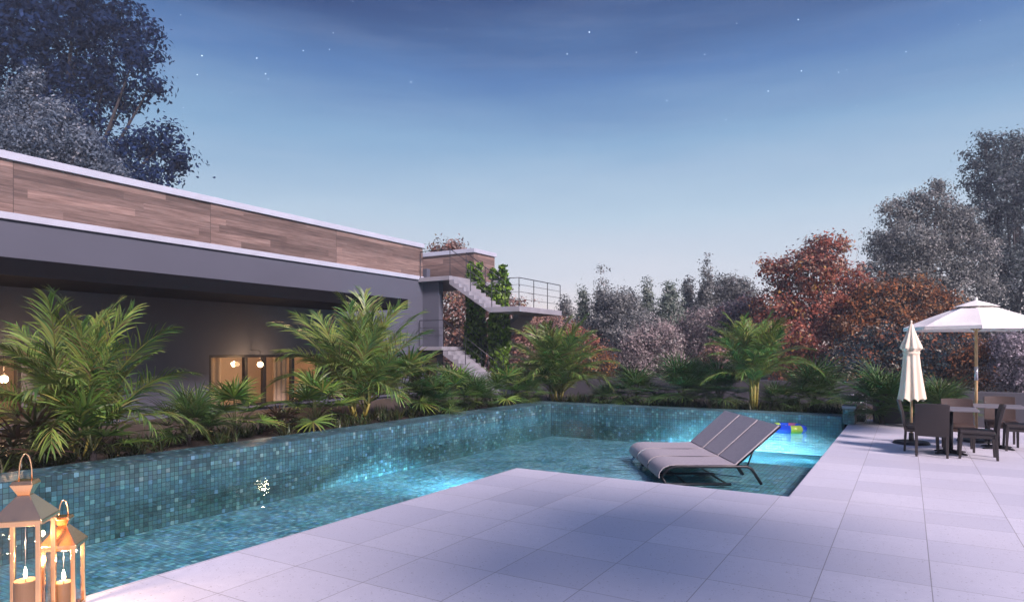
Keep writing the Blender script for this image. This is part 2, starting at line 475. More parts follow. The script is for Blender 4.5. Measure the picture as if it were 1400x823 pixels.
# unseen underwater lamps added to make the pool glow, shining towards the far walls
def added_pool_lamp(x, y, z, rz, lab, e, tilt=40, size=.22):
    th = thing('added_pool_lamp', lab, 'added pool lamp', (x,y,z), rz, 'unseen underwater lamps added in the pool basin')
    g = MB().lathe([(.001,.004),(.09,.004),(.11,.012),(.118,.004),(.118,.0)], 20); g.v = [(c,a,b) for a,b,c in g.v]
    obj('bezel', g, M['steel'], th, smooth=True)
    g = MB().lathe([(.001,.018),(.05,.016),(.085,.010)], 20); g.v = [(c,a,b) for a,b,c in g.v]
    obj('lens', g, M['addedlamp'], th, smooth=True)
    o = light('added_pool_light', 'AREA', (x+.06*math.cos(rz), y+.06*math.sin(rz), z), e, (.36,.77,1.0), shape='DISK', size=size, spread=R(74))
    o.rotation_euler = (0, -PI/2+R(tilt), rz)
for y in (1.0, 3.0, 5.0, 7.0): added_pool_lamp(PX1-.004, y, -.42, PI, 'unseen underwater lamp added in the deck side of the long narrow pool arm', 20, 34)
for x in (-4.2, -3.0): added_pool_lamp(x, 11.604, -.46, PI/2, 'underwater lamp in the step below the loungers\' ledge', 1900, 33, .3)
added_pool_lamp(-4.354, 10.0, -.44, PI, 'underwater lamp in the left side of the loungers\' ledge', 1200, 36, .3)
for y in (14.6, 16.4): added_pool_lamp(PXR-.004, y, -.35, PI, 'unseen underwater lamp added in the right hand side wall of the pool', 30, 4, .4)

# boundary walls
o = obj('boundary_wall', MB().box(-22,-.75,22.5,22.7,-.3,.78), M['fence'], bevel=.01); tag(o, 'long low dark grey boundary wall behind the far palms', 'wall')
tag(obj('boundary_wall', MB().box(-.72,14,18.1,18.3,-.3,.80), M['fence'], bevel=.01), 'low blue grey wall behind the dining tables and parasols', 'wall')
tag(obj('pillar', MB().box(7.08,7.6,8.67,9.1,0,3.6), M['bluewall'], bevel=.01), 'slim blue grey pillar cut by the right edge of the view', 'pillar')

# ------------------------------------------------------------------ house
HX = -15.4
house = thing('house', 'long flat roofed dark grey house with wood clad parapet and white bands', 'house', (-18,8,0))
def hp(name, mb, mat, parent=house, **kw): return obj(name, mb, mat, parent, world=True, **kw)
wins = [(2.2,6.32),(10.5,14.3),(14.55,17.7),(18.42,19.12)]
g = MB().box(HX-.3,HX,-9,19.2,-.3,.22).box(HX-.3,HX,-9,19.2,1.62,4.34)
edges = [-9] + [e for wv in wins for e in wv] + [19.2]
for i in range(0, len(edges), 2): g.box(HX-.3,HX,edges[i],edges[i+1],.22,1.62)
g.box(HX,-14.65,19.2,19.45,1.55,4.25).box(HX,-14.65,19.2,19.45,-.3,.28).box(HX,-15.33,19.2,19.45,.28,1.55).box(-14.74,-14.65,19.2,19.45,.28,1.55)
g.box(-26.7,HX-.3,18.95,19.2,-.3,4.34)
g.box(-27,HX-.3,-9,-8.7,-.3,4.34).box(-27,-26.7,-8.7,19.2,-.3,4.34)
hp('wall', g, M['slate'])
hp('white_band', MB().box(HX-.2,HX+.06,-9,19.2,4.34,4.48), M['white'], bevel=.008)
hp('cladding', MB().box(HX-.2,HX+.012,-9,19.19,4.48,5.53), M['wood'])
hp('coping', MB().box(HX-.28,HX+.07,-9,19.23,5.53,5.69), M['white'], bevel=.008)
rf = hp('roof', MB().box(-27,HX-.28,-9,19.2,4.34,4.55), M['concrete'])
# canopy
cn = hp('canopy', MB().box(-12.69,-12.63,-9,15.05,2.96,3.25).box(HX+.002,-12.69,14.99,15.05,2.96,3.25), M['dark_trim'])
obj('canopy_deck', MB().box(HX+.003,-12.69,-9,14.99,3.17,3.24), M['dark_trim'], cn, world=True)
obj('soffit', MB().box(HX+.003,-12.69,-9,14.99,3.0,3.03), M['dark_trim'], cn, world=True)
# room behind the windows
g = MB().box(-20.2,-20,1.6,18.9,-.3,2.5).box(-20,HX-.31,1.6,1.8,-.3,2.5).box(-20,HX-.31,1.8,18.9,-.3,-.1).box(-20.2,HX-.31,1.6,18.9,2.5,2.6).box(-15.325,-14.745,19.40,19.44,.285,1.545)
g.box(-20,-17.2,9.3,9.5,-.1,2.5).box(-20,-17.6,16.2,16.4,-.1,2.5)
hp('room', g, M['room'])
def curtain(y0, y1, x):
    N = max(6, int((y1-y0)/.035)); g = MB(); vs = []
    for i in range(N+1):
        yy = y0+(y1-y0)*i/N; xx = x+.035*math.sin(i*1.25)+.012*math.sin(i*.47)
        vs += [(xx,yy,-.05),(xx,yy,2.1)]
    g.add(vs, [(2*i,2*i+2,2*i+3,2*i+1) for i in range(N)])
    hp('curtain', g, M['curtain'], smooth=True)
curtain(10.55,11.25,-15.95); curtain(13.0,13.5,-16.0); curtain(15.2,16.1,-15.95)
for (a, b), muls in zip(wins, ([.33,.66],[.30,.46,.72],[.35,.7],[.5])):
    fx = HX-.12
    g = MB()
    fw = .07
    g.box(fx-.05,fx+.10,a,b,.22,.22+fw).box(fx-.05,fx+.10,a,b,1.62-fw,1.62).box(fx-.05,fx+.10,a,a+fw,.22+fw,1.62-fw).box(fx-.05,fx+.10,b-fw,b,.22+fw,1.62-fw)
    wf = hp('window', g, M['frame'], bevel=.004)
    for q in muls:
        ym = a+(b-a)*q; obj('mullion', MB().box(fx-.04,fx+.085,ym-.045,ym+.045,.22+fw,1.62-fw), M['frame'], wf, world=True)
    obj('pane', MB().box(fx-.008,fx+.004,a+fw,b-fw,.22+fw,1.62-fw), M['glass'], wf, world=True)
    hp('sill', MB().box(HX-.0,HX+.07,a-.04,b+.04,.17,.215), M['slate'], wf)
g = MB().box(-15.33,-15.27,19.27,19.37,.28,1.55).box(-14.8,-14.74,19.27,19.37,.28,1.55).box(-15.27,-14.8,19.27,19.37,1.49,1.55).box(-15.27,-14.8,19.27,19.37,.28,.34).box(-15.27,-14.8,19.27,19.37,1.0,1.05)
wf = hp('window', g, M['frame'])
obj('pane', MB().box(-15.27,-14.8,19.315,19.327,.34,1.49), M['glass'], wf, world=True)
# ceiling lights of the room, above the window heads
for x, y, e in ((-16.6,12.3,110),(-16.6,5.0,110),(-16.8,16.6,90)):
    light('ceiling_light', 'POINT', (x,y,2.1), e, (1,.70,.45), shadow_soft_size=.12)
# globe lamps hung on short wall arms in front of the windows
for y, z, lab, e in ((11.77,1.36,'glowing globe wall lamp before the lit window in the middle of the house', 36), (5.87,1.17,'glowing globe wall lamp at the left edge of the view', 52)):
    x = -15.03
    th = thing('wall_lamp', lab, 'lamp', (x,y,z), 0, 'globe lamps on the house wall')
    pr = [(.001,-.075)]+[(.075*math.cos(q),.075*math.sin(q)) for q in [R(a) for a in range(-70,75,20)]]+[(.001,.075)]
    obj('bulb', MB().lathe(pr, 16), M['bulb'], th, smooth=True)
    obj('arm', MB().tube([(HX-x,0,1.74-z),(-.03,0,1.74-z),(0,0,1.71-z),(0,0,.10)], .008, 6), M['frame'], th, smooth=True)
    obj('socket', MB().lathe([(.001,.13),(.025,.13),(.03,.07),(.018,.065)], 12), M['frame'], th)
    light('lamp_light', 'POINT', (x+.14,y,z), e, (1,.60,.32), shadow_soft_size=.08)
# roof top block with its own cladding
hp('stair_block', MB().box(-20,-14.34,21,22.5,4.42,5.53), M['wood'])
hp('stair_block_coping', MB().box(-20.05,-14.28,20.94,22.56,5.53,5.69), M['white'], bevel=.008)
hp('low_parapet', MB().box(-17.5,-15.28,19.3,19.5,4.42,4.78), M['slate'], bevel=.006)

# ------------------------------------------------------------------ staircase
stair = thing('staircase', 'grey concrete outdoor staircase with steel railings climbing the end of the house', 'staircase', (-13,19.5,0))
def sp_(name, mb, mat, parent=stair, **kw): return obj(name, mb, mat, parent, world=True, **kw)
Y0, Y1, Y2, Y3 = 18.92, 20.0, 20.9, 22.0
def flight(x0, z0, x1, z1, n, ya, yb):
    """x0,z0 top; x1,z1 bottom"""
    dx = (x1-x0)/n; dz = (z1-z0)/n
    pr = []
    for i in range(n):
        pr.append((x0+dx*i, z0+dz*(i+1))) if i else pr.append((x0, z0+dz))
        pr.append((x0+dx*(i+1), z0+dz*(i+1)))
    pr.append((x1, z1-.17)); pr.append((x0, z0-.30))
    return MB().prism_y(pr, ya, yb)
sp_('flight', flight(-13.97,4.41,-12.28,3.23,8,Y0,Y1), M['concrete'])
sp_('flight', flight(-12.3,3.23,-14.2,1.89,9,Y2,Y3), M['concrete'])
sp_('flight', flight(-14.25,1.89,-11.3,-.05,13,Y0,Y1), M['concrete'])
sp_('landing', MB().box(-17.6,-13.97,19.24,22.5,4.26,4.41).box(-15.38,-13.97,Y0,19.24,4.26,4.41), M['concrete'], bevel=.004)
sp_('landing', MB().box(-12.28,-11.08,Y0,Y3+.04,3.05,3.23), M['concrete'], bevel=.004)
sp_('landing', MB().box(-15.36,-14.25,18.85,19.19,1.76,1.89).box(-14.64,-14.25,19.19,22.0,1.76,1.89), M['concrete'], bevel=.004)
def railing(pts, rails=(.95,.68,.4), every=1.1, r=.014, post=.013):
    g = MB()
    for i, hz in enumerate(rails):
        g.tube([(p[0],p[1],p[2]+hz) for p in pts], r if i == 0 else r*.55, 6)
    rl = sp_('railing', g, M['rail'], smooth=True)
    for a, b in zip(pts[:-1], pts[1:]):
        L = (Vector(b)-Vector(a)).length; n = max(1, round(L/every))
        for k in range(n+(1 if b is pts[-1] else 0)):
            q = Vector(a).lerp(Vector(b), k/n)
            obj('post', MB().tube([(q.x,q.y,q.z),(q.x,q.y,q.z+rails[0])], post, 6), M['rail'], rl, world=True)
railing([(-15.3,18.96,4.41),(-13.97,18.96,4.41),(-12.2,18.96,3.23)])
railing([(-13.97,19.96,4.41),(-12.28,19.96,3.23)])
railing([(-12.2,18.96,3.23),(-11.12,18.96,3.23),(-11.12,22.0,3.23)], (.95,.72,.48,.24), .9, .015, .014)
railing([(-15.3,18.9,1.89),(-14.25,18.96,1.89),(-11.4,18.96,0.0)])
railing([(-14.25,19.96,1.89),(-11.4,19.96,0.0),(-10.5,19.96,0.0)])
# ------------------------------------------------------------------ handrail by the pier
th = thing('handrail', 'thin stainless steel handrail sloping down behind the far pool wall beside the pier', 'handrail', (-1.6,19,0))
g = MB()
for dz in (0,-.19,-.36,-.5):
    g.tube([(.75,0,.6+dz),(.12,0,.6+dz),(-1.2,0,-.02+dz*.9)], .016 if dz == 0 else .009, 6)
rl = obj('rails', g, M['steel'], th, smooth=True)
for x, z in ((.70,.6),(.12,.6),(-.55,.28),(-1.1,.03)):
    obj('post', MB().tube([(x,0,-.3),(x,0,z)], .014, 6), M['steel'], th)

# ------------------------------------------------------------------ loungers
def soft(o, w_=.012):
    return o
def make_lounger():
    th = thing('sun_lounger', 'x', 'lounger', (0,0,0), TH, 'sun loungers standing in the shallow pool water')
    W = .76; zb = -.112
    for y in (.02, W-.02):
        P = [(1.42,y,zb),(1.28,y,.10),(1.22,y,.13),(.24,y,.13),(.15,y,.105),(.06,y,.015),(.05,y,-.02),(.10,y,-.10),(.17,y,zb),(1.0,y,zb)]
        obj('side_frame', MB().tube(P, .021, 8), M['black'], th, smooth=True)
    g = MB()
    for x, z in ((.22,.118),(1.1,.118),(.4,zb),(.95,zb)): g.tube([(x,.02,z),(x,W-.02,z)], .014, 8)
    obj('cross_bars', g, M['black'], th, smooth=True)
    # sling seat that rolls over the foot end
    prof = [(.02,-.03),(.015,.02),(.035,.07),(.08,.115),(.15,.145),(.25,.155),(.5,.148),(.8,.146),(1.08,.158)]
    g = MB(); n = len(prof)
    ys = [.022, .19, .36, .53, W-.022]
    vs = [(x, y, z-(.003*math.sin(PI*(y-.022)/(W-.044)))) for x, z in prof for y in ys]
    m_ = len(ys)
    g.add(vs, [(i*m_+j, i*m_+j+1, (i+1)*m_+j+1, (i+1)*m_+j) for i in range(n-1) for j in range(m_-1)])
    obj('seat', g, M['sling'], th, smooth=True, solid=.010)
    a = Vector((1.07,0,.165)); b = Vector((1.66,0,.69))
    g = MB()
    ks = [0,.15,.35,.55,.75,.92,1.0]
    nrm = Vector((-(b-a).z, 0, (b-a).x)).normalized()
    vs = []
    for k in ks:
        for y in ys:
            q = a.lerp(b, k) + nrm*(-.005*math.sin(PI*k)*math.sin(PI*(y-.022)/(W-.044))); vs.append((q.x, y, q.z))
    g.add(vs, [(i*m_+j, i*m_+j+1, (i+1)*m_+j+1, (i+1)*m_+j) for i in range(len(ks)-1) for j in range(m_-1)])
    br = obj('backrest', g, M['sling'], th, smooth=True, solid=.016)
    g = MB()
    off = nrm*-.022
    g.tube([tuple(a+off+Vector((0,.03,0))), tuple(b+off+Vector((0,.03,0))), tuple(b+off+Vector((0,W-.03,0))), tuple(a+off+Vector((0,W-.03,0)))], .017, 8, closed=True)
    obj('back_frame', g, M['black'], br, smooth=True)
    g = MB()
    for y in (.10, W-.10):
        q = a.lerp(b, .45)+off; g.tube([(q.x,y,q.z),(1.245,y,.10)], .011, 6)
    obj('prop', g, M['black'], th, smooth=True)
    return th
def camxy(X, Y): return (X*CT - Y*ST, X*ST + Y*CT)
lp = make_lounger()
labs = ['grey sling lounger nearest the deck pavers, its whole black side frame in view',
        'grey sling lounger in the middle of the three in the pool',
        'grey sling lounger farthest from the deck, beyond the other two in the pool']
for i, Y in enumerate((9.0, 9.78, 10.56)):
    o = lp if i == 0 else copy_tree(lp)
    x, y = camxy(2.0, Y); o.location = (x, y, 0); o['label'] = labs[i]

# pool ring
th = thing('swim_ring', 'blue inflatable swim ring with yellow green and pink patches floating behind the loungers', 'swim ring', (-2.32,15.95,-.02))
g = MB(); NR = 40; pts = [(.31*math.cos(2*PI*k/NR), .31*math.sin(2*PI*k/NR), 0) for k in range(NR)]
g.tube(pts, .095, 16, closed=True)
obj('tube', g, M['ring'], th, smooth=True)
obj('valve', MB().lathe([(.001,.03),(.012,.03),(.014,0)], 10, (.0,-.23,.06)), M['canvas'], th)

# ------------------------------------------------------------------ dining furniture
def make_chair(mat, leg):
    th = thing('dining_chair', 'x', 'chair', (0,0,0), 0, 'wicker chairs around the dining tables')
    w_, d_ = .235, .25
    g = MB(); N = 8
    vs = []
    for i in range(N+1):
        x = -w_ + 2*w_*i/N; c = -.03*(1-(x/w_)**2)
        for k, (yy, zz) in enumerate([(-d_+.02,.34),(-d_+.0,.46),(-d_-.02,.62),(-d_-.055,.78),(-d_-.075,.87-.012*(x/w_)**2)]):
            vs.append((x, yy+c*min(1,k/3), zz))
    g.add(vs, [(i*5+j, (i+1)*5+j, (i+1)*5+j+1, i*5+j+1) for i in range(N) for j in range(4)])
    obj('backrest', g, mat, th, smooth=True, solid=.035)
    obj('seat', MB().box(-w_,w_,-d_+.03,d_,.395,.455), mat, th, bevel=.018)
    obj('apron', MB().box(-w_+.02,w_-.02,-d_+.045,d_-.015,.335,.393), mat, th, bevel=.006)
    for sx in (-1,1):
        for sy in (-1,1):
            x = sx*(w_-.025); y0 = sy*(d_-.025); 
            g = MB(); a = .022; b_ = .017; yb = y0 + sy*.02
            g.add([(x-b_,yb-b_,0),(x+b_,yb-b_,0),(x+b_,yb+b_,0),(x-b_,yb+b_,0),(x-a,y0-a,.40),(x+a,y0-a,.40),(x+a,y0+a,.40),(x-a,y0+a,.40)],
                  [(3,2,1,0),(4,5,6,7),(0,1,5,4),(1,2,6,5),(2,3,7,6),(3,0,4,7)])
            obj('leg', g, leg, th, bevel=.004)
    return th
ca = make_chair(M['wicker'], M['wicker']); cb = make_chair(M['wicker_b'], M['wicker'])
first = {0: True, 1: True}
for x, y, rz, k, lab in ((.335,12.82,0,0,'dark wicker chair with its back to the view before the nearer table'),
                         (.96,12.9,90,0,'dark wicker chair seen from the side, right of the nearer table'),
                         (.20,13.36,-90,0,'dark wicker chair seen edge on beside the closed parasol'),
                         (.75,13.78,180,1,'brown wicker chair facing the view across the nearer table'),
                         (1.47,14.9,180,1,'brown wicker chair facing the view across the farther table'),
                         (1.70,14.27,90,0,'dark wicker chair at the farther table, cut by the right edge of the view')):
    src = (ca, cb)[k]
    o = src if first[k] else copy_tree(src); first[k] = False
    o.location = (x,y,0); o.rotation_euler = (0,0,R(rz)); o['label'] = lab
def make_table():
    th = thing('dining_table', 'x', 'table', (0,0,0), 0, 'square pedestal dining tables')
    obj('tabletop', MB().box(-.375,.375,-.375,.375,.725,.755), M['tabletop'], th, bevel=.006)
    obj('pedestal', MB().tube([(0,0,.03),(0,0,.725)], .038, 12), M['iron'], th, smooth=True)
    g = MB()
    for q in range(4):
        a = PI/4+q*PI/2; c, s = math.cos(a), math.sin(a); n = (-s*.03, c*.03)
        g.add([(n[0],n[1],0),(c*.3+n[0]*.7,s*.3+n[1]*.7,0),(c*.3-n[0]*.7,s*.3-n[1]*.7,0),(-n[0],-n[1],0),
               (n[0],n[1],.07),(c*.3+n[0]*.7,s*.3+n[1]*.7,.02),(c*.3-n[0]*.7,s*.3-n[1]*.7,.02),(-n[0],-n[1],.07)],
              [(3,2,1,0),(4,5,6,7),(0,1,5,4),(1,2,6,5),(2,3,7,6),(3,0,4,7)])
    obj('base', g, M['iron'], th)
    return th
tb = make_table(); tb.location = (.62,13.3,0); tb['label'] = 'grey square table nearer the view, between the front wicker chairs'
tb2 = copy_tree(tb); tb2.location = (1.36,14.38,0); tb2['label'] = 'grey square table farther back, near the right edge of the view'

# open parasol
th = thing('parasol', 'open white market parasol on a pale wooden pole', 'parasol', (1.12,15.28,0))
NS = 8; Rr = 1.19
g = MB(); rings = [(.0,2.63),(.10,2.60),(.34,2.525),(.75,2.365),(1.0,2.255),(Rr,2.17),(Rr+.004,2.11)]
def prof_ring(i, q):
    seg = (q/(2*PI)*NS) % 1.0
    m = math.cos(PI/NS)/math.cos((seg-.5)*2*PI/NS)
    return m
o0 = 0
n = NS*6
for i, (r, z) in enumerate(rings):
    for k in range(n):
        q = 2*PI*k/n; seg = (k % 6)/6.0
        m = prof_ring(i, q); sag = -.05*math.sin(PI*seg)*(r/Rr)**1.0 if 0 < i < 5 else 0
        g.v.append((r*m*math.cos(q), r*m*math.sin(q), z + sag*.5))
for i in range(len(rings)-1):
    for k in range(n):
        l = (k+1) % n; g.f.append((i*n+k, i*n+l, (i+1)*n+l, (i+1)*n+k))
cnp = obj('canopy', g, M['canvas'], th, solid=.006)
g = MB()
for i, (r, z) in enumerate([(.02,2.675),(.2,2.62),(.37,2.555)]):
    for k in range(n):
        q = 2*PI*k/n; m = prof_ring(i, q); g.v.append((r*m*math.cos(q), r*m*math.sin(q), z))
for i in range(2):
    for k in range(n):
        l = (k+1) % n; g.f.append((i*n+k, i*n+l, (i+1)*n+l, (i+1)*n+k))
obj('vent_cap', g, M['canvas'], cnp, solid=.005)
obj('pole', MB().tube([(0,0,.05),(0,0,2.63)], .027, 12), M['teak'], th, smooth=True)
obj('collar', MB().tube([(0,0,1.16),(0,0,1.42)], .031, 12), M['steel'], th, smooth=True)
obj('finial', MB().lathe([(.001,2.74),(.022,2.725),(.028,2.70),(.016,2.665)], 12), M['canvas'], th, smooth=True)
obj('hub', MB().lathe([(.03,2.10),(.06,2.11),(.06,2.17),(.03,2.19)], 12), M['teak'], th)
for k in range(NS):
    q = 2*PI*k/NS
    c, s = math.cos(q), math.sin(q)
    rb = obj('rib', MB().tube([(.04*c,.04*s,2.585),(Rr*.97*c,Rr*.97*s,2.155)], .011, 6), M['teak'], th)
    obj('strut', MB().tube([(.055*c,.055*s,2.13),(.62*c,.62*s,2.385)], .009, 6), M['black'], rb)
obj('base', MB().lathe([(.001,.07),(.05,.07),(.06,.05),(.30,.045),(.32,.0),(.001,.0)], 28), M['iron'], th)

# closed parasol
th = thing('closed_parasol', 'closed cream parasol hanging in folds on its pole beside the tables', 'parasol', (.06,14.3,0))
prof = [(_r*.78,_z) for _r,_z in [(.012,2.235),(.045,2.17),(.09,2.05),(.15,1.92),(.205,1.80),(.215,1.765),(.165,1.72),(.155,1.66),(.175,1.45),(.205,1.2),(.235,1.0),(.262,.84),(.268,.815)]]
NF = 9
def ripple(i, q):
    z = prof[i][1]
    if i < 1: return 1
    amp = .05+.07*min(1, i/4) if z > 1.74 else .06+.09*(1.75-z)
    hem = 0
    return 1 + amp*math.sin(NF*q+.5*math.sin(2*q)+.8*z) + .05*math.sin(3*q+2*z)
g = MB().lathe(prof, 108, (0,0,0), ripple)
nn = 108
for k in range(nn):
    i = (len(prof)-1)*nn+k; x, y, z = g.v[i]; g.v[i] = (x, y, z+.028*math.sin(NF*2*PI*k/nn+1.0))
obj('canopy', g, M['cream'], th, smooth=True, solid=.005)
obj('pole', MB().tube([(0,0,.04),(0,0,2.2)], .022, 12), M['teak'], th, smooth=True)
obj('finial', MB().lathe([(.001,2.29),(.014,2.28),(.018,2.255),(.012,2.23)], 10), M['cream'], th, smooth=True)
obj('strap', MB().lathe([(.14,1.70),(.142,1.68),(.14,1.66)], 24), M['cream'], th)
obj('base', MB().lathe([(.001,.06),(.04,.2),(.045,.06),(.28,.045),(.31,.0),(.001,.0)], 28), M['iron'], th)

# ------------------------------------------------------------------ lanterns
def make_lantern(loc, s, ze, zn, zc, zh, lab, clab, ch, cw, e):
    th = thing('lantern', lab, 'lantern', (loc[0],loc[1],0), R(46), 'copper candle lanterns on the deck edge')
    h = s/2; b = .015+.022*s
    g = MB().box(-h,h,-h,h,0.004,.022)
    obj('base', g, M['copper'], th, bevel=.003)
    g = MB()
    for sx in (-1,1):
        for sy in (-1,1):
            x0, x1 = sorted((sx*h, sx*(h-2*b*.62))); y0, y1 = sorted((sy*h, sy*(h-2*b*.62)))
            g.box(x0,x1,y0,y1,.022,ze)
    i_ = h-2*b*.62
    for z0, z1 in ((.022,.036),(ze-.016,ze)):
        g.box(-i_,i_,-h,-h+b,z0,z1).box(-i_,i_,h-b,h,z0,z1).box(-h,-h+b,-i_,i_,z0,z1).box(h-b,h,-i_,i_,z0,z1)
    fr = obj('frame', g, M['copper'], th, bevel=.002)
    for q in range(4):
        p = MB().box(-i_,i_,-h+b*.4,-h+b*.4+.003,.036,ze-.016)
        o = obj('pane', p, M['lglass'], fr); o.rotation_euler = (0,0,q*PI/2)
    g = MB().frustum(0,0,ze+.001,h*1.12,ze+.02,h*1.12).frustum(0,0,ze+.02,h*1.10,zn,h*.27)
    rf = obj('roof', g, M['copper'], th, bevel=.002)
    g = MB().frustum(0,0,zn,h*.25,zn+(zc-zn)*.75,h*.50).frustum(0,0,zn+(zc-zn)*.75,h*.50,zc,h*.42)
    obj('cap', g, M['copper'], rf, bevel=.002)
    pts = []
    hw = h*.27
    for k in range(17):
        a = PI*k/16; pts.append((-hw*math.cos(a)*1.0, 0, zc-.012+(zh-zc)*math.sin(a)**.75))
    hd = obj('handle', MB().tube(pts, .0045, 8), M['copper'], th, smooth=True)
    hd.rotation_euler = (0,0,R(35))
    obj('wire', MB().tube([(0,0,ch+.09),(0,0,ze+.02)], .0012, 5), M['steel'], th)
    cd = thing('candle', clab, 'candle', (loc[0],loc[1],.022), R(20))
    obj('wax', MB().lathe([(.001,0),(cw/2,0),(cw/2,ch-.03),(cw/2*.96,ch-.022),(cw/2*.8,ch-.03),(.001,ch-.036)], 28), M['wax'], cd, smooth=False)
    obj('wick', MB().tube([(0,0,ch-.036),(.002,0,ch)], .0018, 5), M['black'], cd)
    obj('flame', MB().lathe([(.001,ch-.012),(.008,ch+.002),(.011,ch+.014),(.008,ch+.032),(.001,ch+.058)], 12), M['flame'], cd, smooth=True)
    light('candle_light', 'POINT', (loc[0],loc[1],.55*ze+.45*ch+.02), e, (1,.62,.36), shadow_soft_size=.022)
make_lantern((-4.70,1.95), .25, .66, .815, .905, 1.08, 'taller copper lantern at the bottom left corner', 'wide lit candle inside the taller copper lantern', .285, .125, 15)
make_lantern((-4.775,2.2), .195, .43, .56, .62, .735, 'shorter copper lantern standing right of the taller one', 'small lit candle inside the shorter copper lantern', .185, .10, 10)

# ------------------------------------------------------------------ vegetation
def np_mesh(name, V, F, C, mat):
    """V (n,3), F list of equal sized faces (m,k), C (n,3) vertex tint"""
    me = bpy.data.meshes.new(name)
    m_, k = F.shape
    me.vertices.add(len(V)); me.vertices.foreach_set('co', V.astype(np.float32).ravel())
    me.loops.add(m_*k); me.loops.foreach_set('vertex_index', F.astype(np.int32).ravel())
    me.polygons.add(m_); me.polygons.foreach_set('loop_start', np.arange(0, m_*k, k, dtype=np.int32))
    me.update(calc_edges=True)
    at = me.attributes.new('tint', 'FLOAT_COLOR', 'POINT')
    at.data.foreach_set('color', np.concatenate([C, np.ones((len(C),1))], 1).astype(np.float32).ravel())
    me.materials.append(mat)
    me.validate()
    return me
def nobj(name, me, parent=None):
    return link(bpy.data.objects.new(name, me), parent)

class Strips:
    """leaf blades: strips of 2-wide cross sections"""
    def __init__(s): s.V = []; s.F = []; s.C = []
    def blade(s, pts, wdirs, widths, col):
        o = len(s.V)
        for i, (p, wd, w_) in enumerate(zip(pts, wdirs, widths)):
            s.V.append(p - wd*w_*.5); s.V.append(p + wd*w_*.5)
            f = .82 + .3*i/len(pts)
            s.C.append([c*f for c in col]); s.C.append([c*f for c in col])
        for i in range(len(pts)-1):
            s.F.append((o+2*i, o+2*i+1, o+2*i+3, o+2*i+2))
    def mesh(s, name, mat):
        return np_mesh(name, np.array([tuple(v) for v in s.V]), np.array(s.F), np.array(s.C), mat)

GREENS = [(.075,.14,.026),(.11,.185,.034),(.16,.23,.045),(.06,.11,.027),(.21,.27,.065)]
def pinnate(seed, L, elev, droop, nl=34, ll=.46, lw=.034, yellow=(.16,.17,.045), greens=GREENS):
    r = random.Random(seed); S = Strips(); N = 26
    P = []; T = []; x = z = 0; ang = elev
    side = r.uniform(-.25,.25)
    yv = 0
    for i in range(N+1):
        t_ = i/N; ang = elev - droop*t_**1.45
        tv = Vector((math.cos(ang), side*t_*.6, math.sin(ang))).normalized()
        P.append(Vector((x, yv, z))); T.append(tv)
        x += tv.x*L/N; z += tv.z*L/N; yv += tv.y*L/N
    Yd = Vector((0,1,0))
    # rachis as two crossed strips
    nrm = [Yd.cross(tv).normalized() * -1 for tv in T]
    wid = [.030*(1-.85*i/N)+.004 for i in range(N+1)]
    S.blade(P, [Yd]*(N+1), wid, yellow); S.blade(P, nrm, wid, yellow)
    for k in range(nl):
        t_ = .16 + .84*(k/(nl-1))
        f = t_*N; i = min(int(f), N-1); q = f-i
        p0 = P[i].lerp(P[i+1], q); tv = T[i]; up = nrm[i] if nrm[i].z > 0 else -nrm[i]
        for sd in (-1,1):
            a = R(62)-R(40)*t_ + r.uniform(-.22,.22)
            prof = math.sin(PI*min(1,(.12+t_*.80)))**.6
            ln = ll*prof*r.uniform(.85,1.1)
            lift = .42 + r.uniform(-.15,.15)
            d0 = (tv*math.cos(a) + Yd*sd*math.sin(a) + up*lift*math.sin(a)).normalized()
            dr = r.uniform(.5,1.25)
            pts = []; wds = []; p = p0.copy(); dd = d0.copy()
            for j in range(5):
                pts.append(p.copy())
                wd = dd.cross(up).normalized(); wd = (wd + up*.25*sd).normalized(); wds.append(wd)
                p = p + dd*(ln/4); dd = (dd + Vector((0,0,-1))*dr*.26).normalized()
            w_ = lw*r.uniform(.8,1.15)
            c = r.choice(greens); c = [v*r.uniform(.8,1.25) for v in c]
            if r.random() < .07: c = [.15,.115,.045]
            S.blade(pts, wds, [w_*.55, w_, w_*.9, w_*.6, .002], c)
    return S.mesh('frond', M['leaf'])

